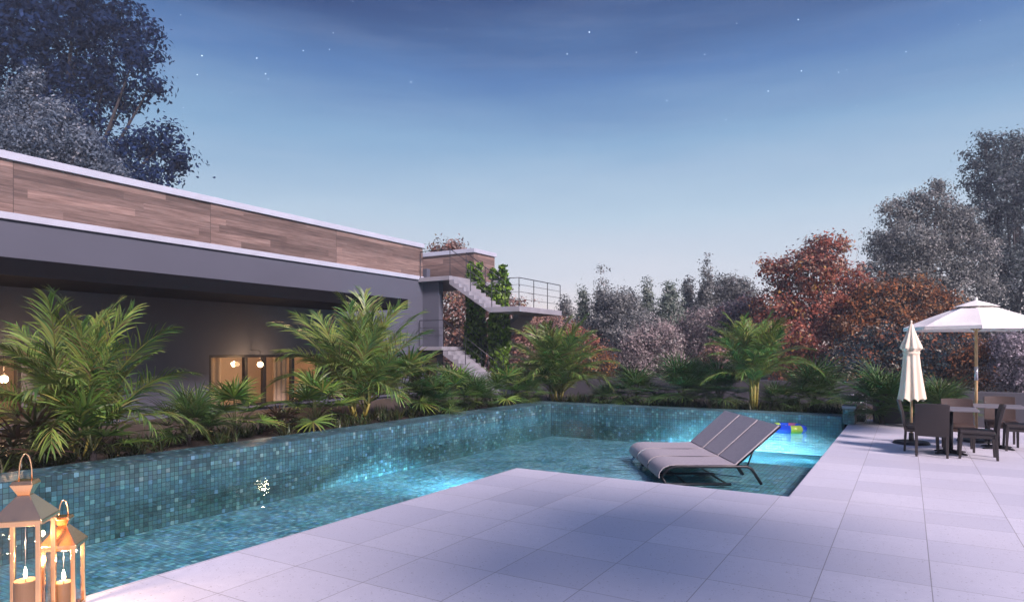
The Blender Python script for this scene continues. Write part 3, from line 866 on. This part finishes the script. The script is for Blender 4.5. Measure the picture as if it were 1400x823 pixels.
def fan(seed, L, elev, n=17, ll=.40, lw=.036, greens=GREENS):
    r = random.Random(seed); S = Strips(); N = 8
    P = []; x = z = 0; T = None
    for i in range(N+1):
        t_ = i/N; ang = elev-.5*t_*t_
        T = Vector((math.cos(ang),0,math.sin(ang))); P.append(Vector((x,0,z))); x += T.x*L/N; z += T.z*L/N
    Yd = Vector((0,1,0)); up = T.cross(Yd)*-1
    if up.z < 0: up = -up
    S.blade(P, [Yd]*(N+1), [.014]*(N+1), (.07,.09,.03)); S.blade(P, [Vector((0,0,1)).cross(Yd)]*(N+1), [.014]*(N+1), (.07,.09,.03))
    base = P[-1]
    tilt = r.uniform(-.05,.35)
    fdir = (T*math.cos(tilt) - up*math.sin(tilt)).normalized(); fup = (up*math.cos(tilt)+T*math.sin(tilt)).normalized()
    for k in range(n):
        a = R(-125)+R(250)*k/(n-1)+r.uniform(-.05,.05)
        d0 = (fdir*math.cos(a)+Yd*math.sin(a)+fup*.22).normalized()
        ln = ll*(1-.22*(abs(a)/R(125))**2)*r.uniform(.9,1.08)
        p = base.copy(); dd = d0.copy(); pts = []; wds = []
        for j in range(5):
            pts.append(p.copy()); wd = dd.cross(fup).normalized(); wds.append((wd+fup*.3*(1 if k % 2 else -1)).normalized())
            p = p+dd*(ln/4); dd = (dd+Vector((0,0,-1))*(.05+.09*j)).normalized()
        c = r.choice(greens); c = [v*r.uniform(.8,1.25) for v in c]
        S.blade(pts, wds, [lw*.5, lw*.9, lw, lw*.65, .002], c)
    return S.mesh('frond', M['leaf'])

PIN = {}
def pin_variants(key, L, ll, lw, nl, greens=GREENS):
    if key not in PIN:
        PIN[key] = []
        for i in range(9):
            q = i/8.0
            PIN[key].append(pinnate(100*len(PIN)+i, L*(1.0-.12*q), R(88-46*q+4*math.sin(i*2.7)), R(38+52*q+10*math.sin(i*1.9)), nl, ll, lw, greens=greens))
    return PIN[key]
FAN = {}
def fan_variants(key, L, ll, lw, n, greens=GREENS):
    if key not in FAN:
        FAN[key] = [fan(500+50*len(FAN)+i, L*(1-.25*i/6), R(88-66*i/6), n, ll, lw, greens) for i in range(7)]
    return FAN[key]

def feather_palm(name, loc, variants, nf, scale, stems, spread, sth, label, seed, bias=1.0, group='feathery palms around the pool'):
    r = random.Random(seed)
    th = thing(name, label, 'palm', loc, 0, group)
    tops = []
    for i in range(stems):
        a = 2*PI*i/stems + r.uniform(-.4,.4); rr = spread*r.uniform(.35,1)
        b = Vector((rr*.45*math.cos(a), rr*.45*math.sin(a), -.02)); tp = Vector((rr*math.cos(a), rr*math.sin(a), sth*r.uniform(.75,1.1)))
        md = b.lerp(tp,.5)+Vector((0,0,.0))
        obj('stem', MB().tube([tuple(b),tuple(md),tuple(tp)], [.034*scale,.026*scale,.018*scale], 8), M['cane'], th, smooth=True)
        tops.append(tp)
    for k in range(nf):
        q = ((k+.5)/nf)**bias
        v = variants[min(len(variants)-1, int(q*len(variants)))]
        o = nobj('frond', v, th)
        tp = tops[k % len(tops)]
        o.location = tp*(.92 if k % 3 else .7)
        az = k*2.39996 + r.uniform(-.3,.3)
        o.rotation_euler = (r.uniform(-.25,.25), r.uniform(-.12,.12), az)
        s = scale*r.uniform(.85,1.12); o.scale = (s,s,s)
    return th
def fan_palm(loc, variants, nf, scale, label, seed, stem_h=.1, group='low fan palms in the planting beds'):
    r = random.Random(seed)
    th = thing('fan_palm', label, 'palm', loc, 0, group)
    obj('stem', MB().tube([(0,0,-.02),(0,0,stem_h+.04)], [.05*scale,.04*scale], 8), M['bark'], th, smooth=True)
    for k in range(nf):
        q = (k+.5)/nf
        o = nobj('frond', variants[min(6, int(q*7))], th)
        o.location = (0,0,stem_h*r.uniform(.6,1))
        o.rotation_euler = (r.uniform(-.2,.2), r.uniform(-.15,.15), k*2.39996+r.uniform(-.3,.3))
        s = scale*r.uniform(.85,1.15); o.scale = (s,s,s)
    return th

va = pin_variants('a', 2.05, .58, .0205, 46)
feather_palm('areca_palm', (-10.8,5.2,.1), va, 40, .99, 7, .42, .30, 'big bushy feathery palm at the left edge, in front of the lit window', 11, 1.5)
feather_palm('areca_palm', (-11.1,11.45,.1), va, 38, 1.22, 7, .45, .40, 'big feathery palm with one tall arching frond before the middle of the house', 12, 1.55)
vb = pin_variants('b', 1.75, .48, .019, 46)
feather_palm('areca_palm', (-9.6,18.75,.1), vb, 52, 1.36, 7, .35, .35, 'dense feathery palm behind the far left pool corner, beside the stairs', 13, 1.2)
feather_palm('areca_palm', (-3.56,18.55,.1), vb, 38, 1.05, 9, .20, .95, 'upright feathery palm on a cluster of bare yellow canes behind the far pool wall', 14, 1.35)

fa = fan_variants('a', .62, .46, .030, 20)
fb = fan_variants('b', .56, .52, .018, 28, [(.05,.10,.025),(.07,.135,.035),(.10,.16,.04)])
fr_ = fan_variants('r', .40, .36, .04, 11, [(.06,.04,.022),(.085,.05,.028),(.05,.05,.02)])
def onX(px, x):      # depth along a bed of constant x for a bearing
    k = -x/(CT*(1241-px)); return ((px-700)*ST + 900*CT)*k
def onY(px, y):
    k = y/((px-700)*ST + 900*CT); return ((px-700)*CT - 900*ST)*k
fans = [(-10.15,onX(128,-10.15),fa,16,1.0,.12,'fan palm at the foot of the big left palm, leaves hanging over the pool wall'),
        (-10.3,onX(40,-10.3),fr_,16,1.15,.15,'low reddish brown plant below the window at the left edge'),
        (-10.6,onX(258,-10.6),fb,26,.98,.14,'spiky narrow leaved fan palm alone against the wall left of the lit window'),
        (-10.7,onX(322,-10.7),fa,18,1.06,.18,'fan palm with yellowish leaves in front of the left half of the lit window'),
        (-10.4,onX(386,-10.4),fr_,16,.85,.05,'small reddish brown bush low before the lit window'),
        (-10.45,onX(432,-10.45),fa,20,1.12,.2,'broad fan palm left of the foot of the tall arching palm'),
        (-10.7,onX(548,-10.7),fa,22,1.45,.5,'taller fan palm right of the foot of the tall arching palm'),
        (-10.2,onX(592,-10.2),fb,24,1.1,.12,'spiky fan palm below the small window at the house end'),
        (-10.5,onX(618,-10.5),fa,18,1.15,.15,'broad leaved fan palm before the foot of the lower stair flight'),
        (-10.2,onX(652,-10.2),fb,26,1.05,.1,'spiky round fan palm before the lowest stair steps'),
        (-10.3,onX(690,-10.3),fa,20,1.2,.12,'fan palm just left of the dense far corner palm'),
        (-10.0,onX(722,-10.0),fb,20,.95,.1,'small dark fan palm at the left foot of the far corner palm'),
        (onY(826,18.45),18.45,fb,18,.75,.05,'low dark fan palm right of the far corner palm'),
        (onY(872,18.8),18.8,fb,30,1.25,.15,'round spiky fan palm before the far wall, left of the taller round one'),
        (onY(936,18.8),18.8,fb,32,1.45,.18,'tall round spiky fan palm before the far wall, left of the loungers\' backrests'),
        (onY(984,19.0),19.0,fb,26,1.3,.2,'dark spiky fan palm behind the top of the loungers'),
        (onY(1066,18.9),18.9,fb,20,.95,.05,'low dark fan palm right of the yellow canes'),
        (onY(1114,19.4),19.4,fb,34,1.4,.15,'wide spiky fan palm behind the sloping handrail'),
        (onY(1205,17.75),17.75,fb,38,1.3,.25,'large round fan palm between the pier and the closed parasol'),
        (onY(1282,17.7),17.7,fb,28,1.15,.2,'fan palm half hidden behind the closed parasol')]
for i, (x, y, v, nf, s, sh, lab) in enumerate(fans):
    z = .10 if x < -1.0 else 0.0
    fan_palm((x,y,z), v, nf, s, lab, 40+i, sh)

# low ground cover (nobody could count it)
def tufts(name, spots, label, seed, hgt=.3):
    r = random.Random(seed); S = Strips()
    for (x, y, z, n) in spots:
        for k in range(n):
            a = r.uniform(0,2*PI); el = r.uniform(.5,1.35); ln = hgt*r.uniform(.6,1.2)
            d0 = Vector((math.cos(a)*math.cos(el), math.sin(a)*math.cos(el), math.sin(el)))
            p = Vector((x+r.uniform(-.05,.05), y+r.uniform(-.05,.05), z)); dd = d0.copy(); pts = []; wds = []
            sd = Vector((-math.sin(a), math.cos(a), 0))
            for j in range(4):
                pts.append(p.copy()); wds.append(sd); p = p+dd*ln/3; dd = (dd+Vector((0,0,-.22))).normalized()
            c = r.choice([(.03,.055,.018),(.045,.07,.02),(.05,.05,.02),(.065,.09,.03)]); w_ = .022*r.uniform(.8,1.3)
            S.blade(pts, wds, [w_*.6,w_,w_*.7,.002], [q*r.uniform(.8,1.2) for q in c])
    o = nobj(name, S.mesh(name, M['leaf'])); tag(o, label, 'ground cover', kind='stuff')
r = random.Random(5)
sp1 = [(r.uniform(-11.6,-9.95), r.uniform(2,19), .09, 16) for _ in range(330)]
tufts('ground_cover', sp1, 'dark low leafy ground cover between the palms along the long pool wall', 1, .30)
sp2 = [(r.uniform(-9.5,-1.2), r.uniform(18.2,19.6), .08, 16) for _ in range(240)]
tufts('ground_cover', sp2, 'dark spiky ground cover along the far pool wall', 2, .36)

# ---- trees
def leaf_cloud(rs, P, size, C, squash=.5, out=None):
    n = len(P)
    nr = rs.normal(size=(n,3))
    if out is not None: nr = nr*.55 + out
    nr /= np.linalg.norm(nr, axis=1, keepdims=True)
    a = rs.normal(size=(n,3)); a -= nr*np.sum(a*nr, 1, keepdims=True); a /= np.linalg.norm(a, axis=1, keepdims=True)
    b = np.cross(nr, a)
    s = size*rs.uniform(.6,1.35,(n,1))
    c = nr*s*.18
    V = np.stack([P-a*s, P+b*s*squash+c, P+a*s, P-b*s*squash+c], 1).reshape(-1,3)
    F = np.arange(4*n).reshape(n,4)
    return V, F, np.repeat(C, 4, axis=0)

def make_tree(name, label, loc, lobes, n_leaf, size, palette, seed, trunk_h, trunk_r, clump=.34, dens=26, cat='tree', group='trees beyond the garden', hollow=.55, squash=.5):
    """lobes: (x,y,z,rx,ry,rz) ellipsoids in metres from the base"""
    rs = np.random.RandomState(seed)
    th = thing(name, label, cat, loc, 0, group)
    Ls = np.array(lobes, float)
    vol = (Ls[:,3]*Ls[:,4]*Ls[:,5])**(2/3.); pr = vol/vol.sum()
    n_leaf = int(n_leaf*2.3); size *= .58; nc = max(1, n_leaf//dens)
    ids = rs.choice(len(Ls), nc, p=pr)
    d = rs.normal(size=(nc,3)); d /= np.linalg.norm(d, axis=1, keepdims=True)
    rad = rs.uniform(hollow, 1.0, (nc,1))**.7
    # ragged outline: a few clumps reach out past the lobe
    rad *= np.where(rs.rand(nc,1) < .20, rs.uniform(1.0,1.42,(nc,1)), 1.0)
    Cc = Ls[ids,:3] + d*rad*Ls[ids,3:6]
    cr = clump*rs.uniform(.5,1.35,(nc,1))
    P = np.repeat(Cc, dens, 0) + rs.normal(size=(nc*dens,3))*np.repeat(cr, dens, 0)*np.array([.62,.62,.45])
    pal = np.array([p[0] for p in palette]); wt = np.array([p[1] for p in palette], float); wt /= wt.sum()
    cc = pal[rs.choice(len(pal), nc, p=wt)]
    C = np.repeat(cc, dens, 0)
    sw = rs.rand(nc*dens) < .22
    C[sw] = pal[rs.choice(len(pal), sw.sum(), p=wt)]
    C = np.clip(C*rs.uniform(.75,1.28,(nc*dens,1)), 0, .9)
    o_ = np.repeat(d, dens, 0)*.55 + (P-np.repeat(Cc, dens, 0))/np.repeat(cr, dens, 0)*.7 + np.array([0,0,.25])
    V, F, CC = leaf_cloud(rs, P, size, C, squash, o_)
    me = np_mesh('crown', V, F, CC, M['tree_leaf'])
    nobj('crown', me, th)
    # trunk with limbs up into the lobes
    r = random.Random(seed); g = MB()
    top = Ls[:,2].max()
    cx, cy = float(np.average(Ls[:,0], weights=vol)), float(np.average(Ls[:,1], weights=vol))
    tp = [(0,0,-.3),(cx*.1+.05*r.uniform(-1,1),cy*.1,trunk_h*.5),(cx*.35,cy*.35,trunk_h),(cx*.8,cy*.8,trunk_h+(top-trunk_h)*.7)]
    g.tube(tp, [trunk_r*1.25, trunk_r, trunk_r*.75, trunk_r*.2], 8)
    for L in Ls[:14]:
        q = r.uniform(.55,1.0); b0 = Vector(tp[1]).lerp(Vector(tp[2]), q); e0 = Vector((L[0],L[1],L[2]))
        mid = b0.lerp(e0,.5)+Vector((0,0,-.15*(e0-b0).length*.5))
        g.tube([tuple(b0),tuple(mid),tuple(e0)], [trunk_r*.42,trunk_r*.26,trunk_r*.07], 6)
    obj('trunk', g, M['bark'], th, smooth=True)
    return th

def broad_lobes(r, w_, z0, z1, n=12, dep=.8):
    """rounded irregular crown"""
    out = []
    h = (z1-z0)
    for i in range(n):
        q = (i+.5)/n; z = z0+h*(.14+.74*q)
        R_ = w_*.5*math.sin(PI*(.22+.66*q))**.8
        a = i*2.4+r.uniform(-.5,.5); rr = R_*r.uniform(.35,.78)
        s = w_*r.uniform(.17,.27)
        out.append((rr*math.cos(a), rr*math.sin(a)*dep, z+r.uniform(-.05,.05)*h, s, s*dep, min(s*.85,h*.2)))
    return out
def spire_lobes(r, w_, z0, z1, n=11):
    out = []
    h = z1-z0
    for i in range(n):
        q = i/(n-1); z = z0+h*(.04+.94*q)
        R_ = w_*.5*(1-q)**.75*r.uniform(.75,1.15)+.10
        a = i*2.4; k = .35*R_*(1-q)
        out.append((k*math.cos(a), k*math.sin(a), z, R_*.85, R_*.85, h/n*1.05))
        if q < .75 and R_ > .6:
            a += 2.0; out.append((R_*.75*math.cos(a), R_*.75*math.sin(a), z-.1*h*r.random(), R_*.42, R_*.42, h/n*.8))
    return out
def cam3(px, Y): 
    x, y = camxy((px-700)*Y/900, Y); return x, y
def zat(py, Y): return 1.7+(481-py)*Y/900

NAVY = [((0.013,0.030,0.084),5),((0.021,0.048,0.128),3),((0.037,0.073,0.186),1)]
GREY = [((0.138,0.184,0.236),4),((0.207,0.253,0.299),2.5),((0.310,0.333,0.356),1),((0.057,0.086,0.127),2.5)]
CON = [((0.171,0.183,0.171),4),((0.265,0.276,0.253),2.5),((0.420,0.420,0.408),.7),((0.085,0.097,0.098),3.5)]
CONG = [((0.163,0.209,0.164),4),((0.265,0.302,0.245),2.5),((0.404,0.420,0.386),.7),((0.078,0.106,0.089),3.5)]
PALE = [((0.450,0.406,0.374),2),((0.355,0.289,0.277),3),((0.203,0.173,0.173),3.5),((0.450,0.450,0.406),1.0),((0.101,0.094,0.092),2)]
RED = [((0.334,0.113,0.078),4),((0.450,0.185,0.121),2.5),((0.450,0.330,0.241),1.3),((0.142,0.072,0.067),3.5),((0.450,0.277,0.092),.8)]
ORNG = [((0.396,0.164,0.072),3),((0.449,0.242,0.110),1.6),((0.211,0.109,0.066),3),((0.079,0.070,0.061),3),((0.450,0.327,0.220),.8)]
DKMIX = [((0.037,0.061,0.078),5),((0.060,0.089,0.092),3),((0.341,0.151,0.092),1.2),((0.420,0.392,0.316),.8),((0.154,0.098,0.055),1.4)]
PINK = [((0.360,0.230,0.187),2.5),((0.312,0.161,0.121),3),((0.432,0.333,0.286),1.4),((0.120,0.092,0.088),3),((0.240,0.184,0.077),1)]
FIRE = [((0.086,0.069,0.052),4),((0.360,0.190,0.060),2),((0.360,0.250,0.170),1.2),((0.240,0.095,0.045),2.5),((0.080,0.050,0.040),2)]
PURP = [((0.103,0.095,0.120),3),((0.155,0.138,0.163),2),((0.060,0.060,0.073),2),((0.215,0.129,0.112),1)]
LAV = [((0.420,0.382,0.413),3),((0.289,0.258,0.289),3),((0.134,0.128,0.144),3)]

r = random.Random(99)
# unseen tree added behind the viewpoint to shade the middle of the paving
_shade = [(0,0,5.9,1.5,1.2,.8),(.9,.8,6.2,1.2,1.2,.8),(-1.0,-.6,5.6,1.1,1.1,.7),(.2,1.6,5.9,1.1,1.1,.7),(-.3,-1.7,5.7,1.1,1.1,.7),(.1,.2,6.7,1.2,1.2,.7),(1.3,-.8,6.0,1,1,.7)]
make_tree('broadleaf_tree', 'unseen leafy green tree added behind the viewpoint for shade', (4.9,1.6,0), _shade, 2300, .2, [((.05,.09,.03),3),((.08,.12,.04),2)], 71, 4.2, .14, .4, group='unseen trees added for shade')
def broad(px, py_top, wpx, Y, py_bot, pal, label, n_leaf=8000, size=.15, nl=13, name='broadleaf_tree', seed=None, clump=.36, sink=0, **kw):
    x, y = cam3(px, Y); w_ = wpx*Y/900; z1 = zat(py_top, Y); z0 = zat(py_bot, Y)
    zb = -.25
    L = broad_lobes(r, w_, z0-zb, z1-zb, nl)
    return make_tree(name, label, (x,y,zb), L, n_leaf, size, pal, seed or int(px+py_top), max(.6,(z0-zb)*.8+.4), max(.07,w_*.035), clump, **kw)
def spire(px, py_top, wpx, Y, pal, label, n_leaf=6500, size=.13, name='conifer_tree', clump=.30, **kw):
    x, y = cam3(px, Y); w_ = wpx*Y/900; z1 = zat(py_top, Y)
    L = spire_lobes(r, w_, .6, z1+.25, 12)
    return make_tree(name, label, (x,y,-.25), L, n_leaf, size, pal, int(px*3+py_top), z1*.5, max(.07,w_*.035), clump, **kw)

# left, behind the house: tall dark tree built from its visible limbs
def px_lobes(list_, Y, base_px, zb=-.25, dep=.8):
    bx, by = cam3(base_px, Y); out = []
    for (px, py, rp) in list_:
        dY = r.uniform(-1,1)*rp*Y/900*.6
        x, y = cam3(px, Y+dY); s = rp*(Y+dY)/900
        out.append((x-bx, y-by, zat(py, Y+dY)-zb, s, s*dep, s*.8))
    return (bx, by, zb), out
loc, L = px_lobes([(20,-60,90),(110,-70,90),(30,40,75),(110,30,62),(170,35,40),(185,75,34),(60,110,60),(130,100,48),(205,120,22),(170,140,26),
                   (110,170,48),(170,205,34),(205,200,28),(228,190,20),(238,228,22),(200,245,30),(140,240,46),(30,190,60),(-50,40,80),(-50,150,80),(60,270,60),(210,45,14),(247,215,12)], 36, 70)
make_tree('broadleaf_tree', 'tall dark navy tree rising behind the house at the top left', loc, L, 21000, .24, NAVY, 5, 9, .45, .62, 24, hollow=.2)
loc, L = px_lobes([(38,115,20),(30,150,32),(75,160,30),(10,180,36),(55,195,42),(110,190,24),(125,215,30),(90,235,40),(20,240,50),(155,235,20),(0,215,30),(45,100,10)], 31, 50)
make_tree('broadleaf_tree', 'smaller pale grey blue tree in front of the tall dark one behind the house', loc, L, 17000, .13, GREY, 6, 8, .3, .36, 24, hollow=.25)

# behind the stairs
loc, L = px_lobes([(612,352,26),(590,372,26),(618,420,34),(655,400,34),(690,430,32),(600,465,40),(650,465,40),(700,480,40),(735,455,30),(615,338,10)], 34, 650)
make_tree('autumn_tree', 'pink and rust autumn tree seen through the staircase', loc, L, 11000, .15, PINK, 21, 3.2, .2, .36)
broad(748,428,64,37,520,PINK,'low rusty tree just right of the stair landing',6000,.13,10,'autumn_tree')
broad(905,455,120,38,525,PINK,'muted russet tree filling the gap behind the pale bushes',7000,.13,12,'autumn_tree')
broad(862,428,80,37,520,CON,'dark grey bush behind the pale bushes, right of the slim conifers',6500,.12,11,cat='bush')
broad(975,425,80,38,520,CONG,'grey green bush below the tallest far conifer',6500,.12,11,cat='bush')
spire(772,402,36,40,CON,'thin grey conifer right of the stair landing')
spire(798,398,34,41,CONG,'slim grey green conifer, second right of the stair landing')
broad(790,448,70,36,520,RED,'small rust red tree below the slim conifers near the far corner palm',6000,.13,10,'autumn_tree')
spire(823,376,62,40,CON,'pointed dark grey conifer, first tall point right of the stairs')
broad(853,388,76,39,520,CON,'rounded dark grey tree right of the first tall conifer point',9000,.13,13)
broad(818,478,46,33,528,FIRE,'small bright orange bush above the far boundary wall',3500,.11,8,'autumn_bush',cat='bush')
spire(884,386,50,41,CONG,'grey green conifer in the middle of the far tree line',6500)
spire(916,380,56,40,CONG,'grey green conifer with a double tip above the pale bushes',7000)
spire(941,376,40,42,CON,'narrow grey conifer left of the tallest far conifer')
spire(967,353,66,40,CON,'tallest pointed dark grey conifer of the far tree line',8500)
broad(1003,368,84,40,510,CON,'broad dark grey tree left of the red autumn tree',9000,.13,13)
broad(888,440,92,35,528,PALE,'pale greyish pink bush in the far row, left one',8000,.115,12,'blossom_bush',cat='bush')
broad(948,432,92,35.5,528,PALE,'pale pink bush in the far row, behind the tall round fan palm',8000,.115,12,'blossom_bush',cat='bush')
broad(1012,405,80,35,500,PURP,'dusky purple tree left of the red autumn tree',6500,.13,11)
broad(1000,470,80,32,532,PINK,'rusty pink bush behind the yellow caned palm',6000,.12,10,'autumn_bush',cat='bush')
# right: autumn and grey trees
loc, L = px_lobes([(1125,345,28),(1105,372,34),(1075,378,28),(1150,390,36),(1060,420,30),(1110,425,42),(1160,440,40),(1075,465,36),(1130,480,44),(1050,365,12),(1147,335,12),(1180,400,20),(1048,440,14),(1090,515,34)], 31, 1110)
make_tree('autumn_tree', 'tall red autumn tree beyond the far wall behind the caned palm', loc, L, 14000, .14, RED, 31, 2.5, .2, .36)
loc, L = px_lobes([(1200,410,32),(1240,410,34),(1280,420,30),(1170,450,30),(1215,450,40),(1300,455,26)], 29, 1225)
make_tree('autumn_tree', 'orange brown autumn tree behind the closed parasol', loc, L, 9500, .125, ORNG, 32, 2.2, .18, .32)
loc, L = px_lobes([(1160,505,36),(1200,480,40),(1245,485,46),(1290,490,40),(1130,530,30),(1230,520,40),(1325,500,30),(1180,525,30)], 26.5, 1235)
make_tree('autumn_tree', 'dark green bush with scattered rust leaves low behind the closed parasol', loc, L, 12000, .115, DKMIX, 33, 1.2, .16, .30, cat='bush')
loc, L = px_lobes([(1225,300,20),(1212,284,9),(1229,278,8),(1252,268,8),(1281,252,8),(1283,262,11),(1305,285,9),(1330,320,12),(1218,340,30),(1250,290,18),(1245,335,36),(1205,375,28),(1235,385,34),(1282,275,20),(1285,320,40),(1305,300,24),(1320,345,36),(1275,375,40),(1320,400,40),(1200,325,14)], 38, 1265)
make_tree('broadleaf_tree', 'tall grey tree with several pointed tops above the orange autumn tree', loc, L, 17000, .14, CON, 34, 4, .3, .38, 26)
loc, L = px_lobes([(1372,205,26),(1345,210,22),(1400,215,36),(1350,245,30),(1385,260,44),(1430,250,50),(1345,300,36),(1390,320,50),(1350,365,40),(1400,390,50),(1440,350,50),(1335,225,10),(1345,188,8),(1385,188,9)], 40, 1385)
make_tree('broadleaf_tree', 'tallest grey green tree at the right edge above the open parasol', loc, L, 17000, .16, [((.085,.11,.11),4),((.13,.155,.155),3),((.20,.225,.24),1.2),((.045,.06,.07),3)], 35, 5, .3, .42)
broad(1345,430,90,33,530,CON,'dark grey tree behind the open parasol pole',8000,.13,12)
broad(1338,470,56,25,530,ORNG,'small orange bush behind the open parasol pole',3500,.10,9,'autumn_bush',cat='bush')
broad(1390,462,70,24,538,LAV,'pale lavender bush at the right edge beneath the open parasol',7000,.085,10,'blossom_bush',cat='bush',clump=.24)
# far wood that closes the horizon between the trunks
def wood():
    rs = np.random.RandomState(77); n = 30000
    a = rs.uniform(R(-48), R(50), n); Y = rs.uniform(48, 62, n)
    h = (3.0+1.2*np.sin(a*23)+.8*np.sin(a*51+1))*rs.uniform(0,1,n)**.8
    X = np.tan(a)*Y
    P = np.stack([X*CT-Y*ST, X*ST+Y*CT, h], 1)
    pal = np.array([(.05,.05,.05),(.09,.075,.07),(.15,.10,.085),(.03,.035,.035),(.22,.18,.18)])
    V, F, C = leaf_cloud(rs, P, .34, pal[rs.choice(5, n)]*rs.uniform(.7,1.3,(n,1)), .6)
    o = nobj('far_wood', np_mesh('far_wood', V, F, C, M['tree_leaf'])); tag(o, 'distant dark mixed wood closing the horizon behind the trees', 'woodland', kind='stuff')
wood()

# ivy on two square columns in the stair well
IVY = [((.09,.18,.02),4),((.15,.27,.03),3),((.22,.36,.05),1.5),((.04,.08,.012),2)]
for i, (x, lab, clab) in enumerate(((-13.86,'climbing ivy on the left hand stair column','left hand concrete column inside the staircase, wrapped in ivy'),
                                   (-12.82,'climbing ivy on the right hand stair column','right hand concrete column inside the staircase, wrapped in ivy'))):
    yc = 20.42
    tag(obj('column', MB().box(x-.16,x+.16,yc-.16,yc+.16,-.3,4.3), M['concrete'], bevel=.006), clab, 'column')
    rs = np.random.RandomState(60+i); n = 3600
    z = rs.uniform(-.1, 4.15, n); a = rs.uniform(0, 2*PI, n); rad = .24+.12*rs.rand(n)+.05*np.sin(z*3+a*2)
    P = np.stack([x+rad*np.cos(a)*1.05, yc+rad*np.sin(a), z], 1)
    sh = []
    for dx, zt in ((-.2,5.05 if i == 0 else 4.75),(.2,5.0 if i == 0 else 4.85)):
        m_ = 420; zz_ = rs.uniform(3.8, zt, m_); q = (zz_-3.8)/(zt-3.8)
        sw = .17*(1-.45*q)
        sh.append(np.stack([x+dx+.05*np.sin(zz_*5)+rs.normal(size=m_)*sw*.55, yc+rs.normal(size=m_)*sw*.55, zz_], 1))
    P = np.concatenate([P]+sh, 0); n = len(P)
    pal = np.array([c[0] for c in IVY]); wt = np.array([c[1] for c in IVY], float); wt /= wt.sum()
    V, F, C = leaf_cloud(rs, P, .085, pal[rs.choice(len(pal), n, p=wt)]*rs.uniform(.7,1.4,(n,1)), .8)
    th = thing('ivy', lab, 'ivy', (0,0,0), 0, 'ivy climbing the stair columns')
    th.location = (x, yc, 0)
    nobj('foliage', np_mesh('foliage', V-np.array([x,yc,0]), F, C, M['leaf']), th)
    g = MB()
    for k in range(5):
        a = k*1.3; pts = [(.19*math.cos(a+.25*z_), .19*math.sin(a+.25*z_), z_) for z_ in np.arange(-.2, 4.6, .4)]
        g.tube(pts, .012, 5)
    obj('vine', g, M['bark'], th)

# evening air: one even, thin volume round the whole place
hz = obj('haze', MB().box(-92,75,-12,98,-1.4,27), bpy.data.materials.new('evening_haze'))
m = hz.data.materials[0]; m.use_nodes = True
t = NT(m); t.n.remove(t.n['Principled BSDF'])
pv = t.new('ShaderNodeVolumePrincipled'); pv.inputs['Color'].default_value = (.80,.89,1,1)
pv.inputs['Density'].default_value = .0022; pv.inputs['Anisotropy'].default_value = .35
t.l.new(pv.outputs[0], t.n['Material Output'].inputs['Volume'])
tag(hz, 'thin blue evening haze over the garden', 'haze', kind='stuff')
SC.cycles.volume_bounces = 0
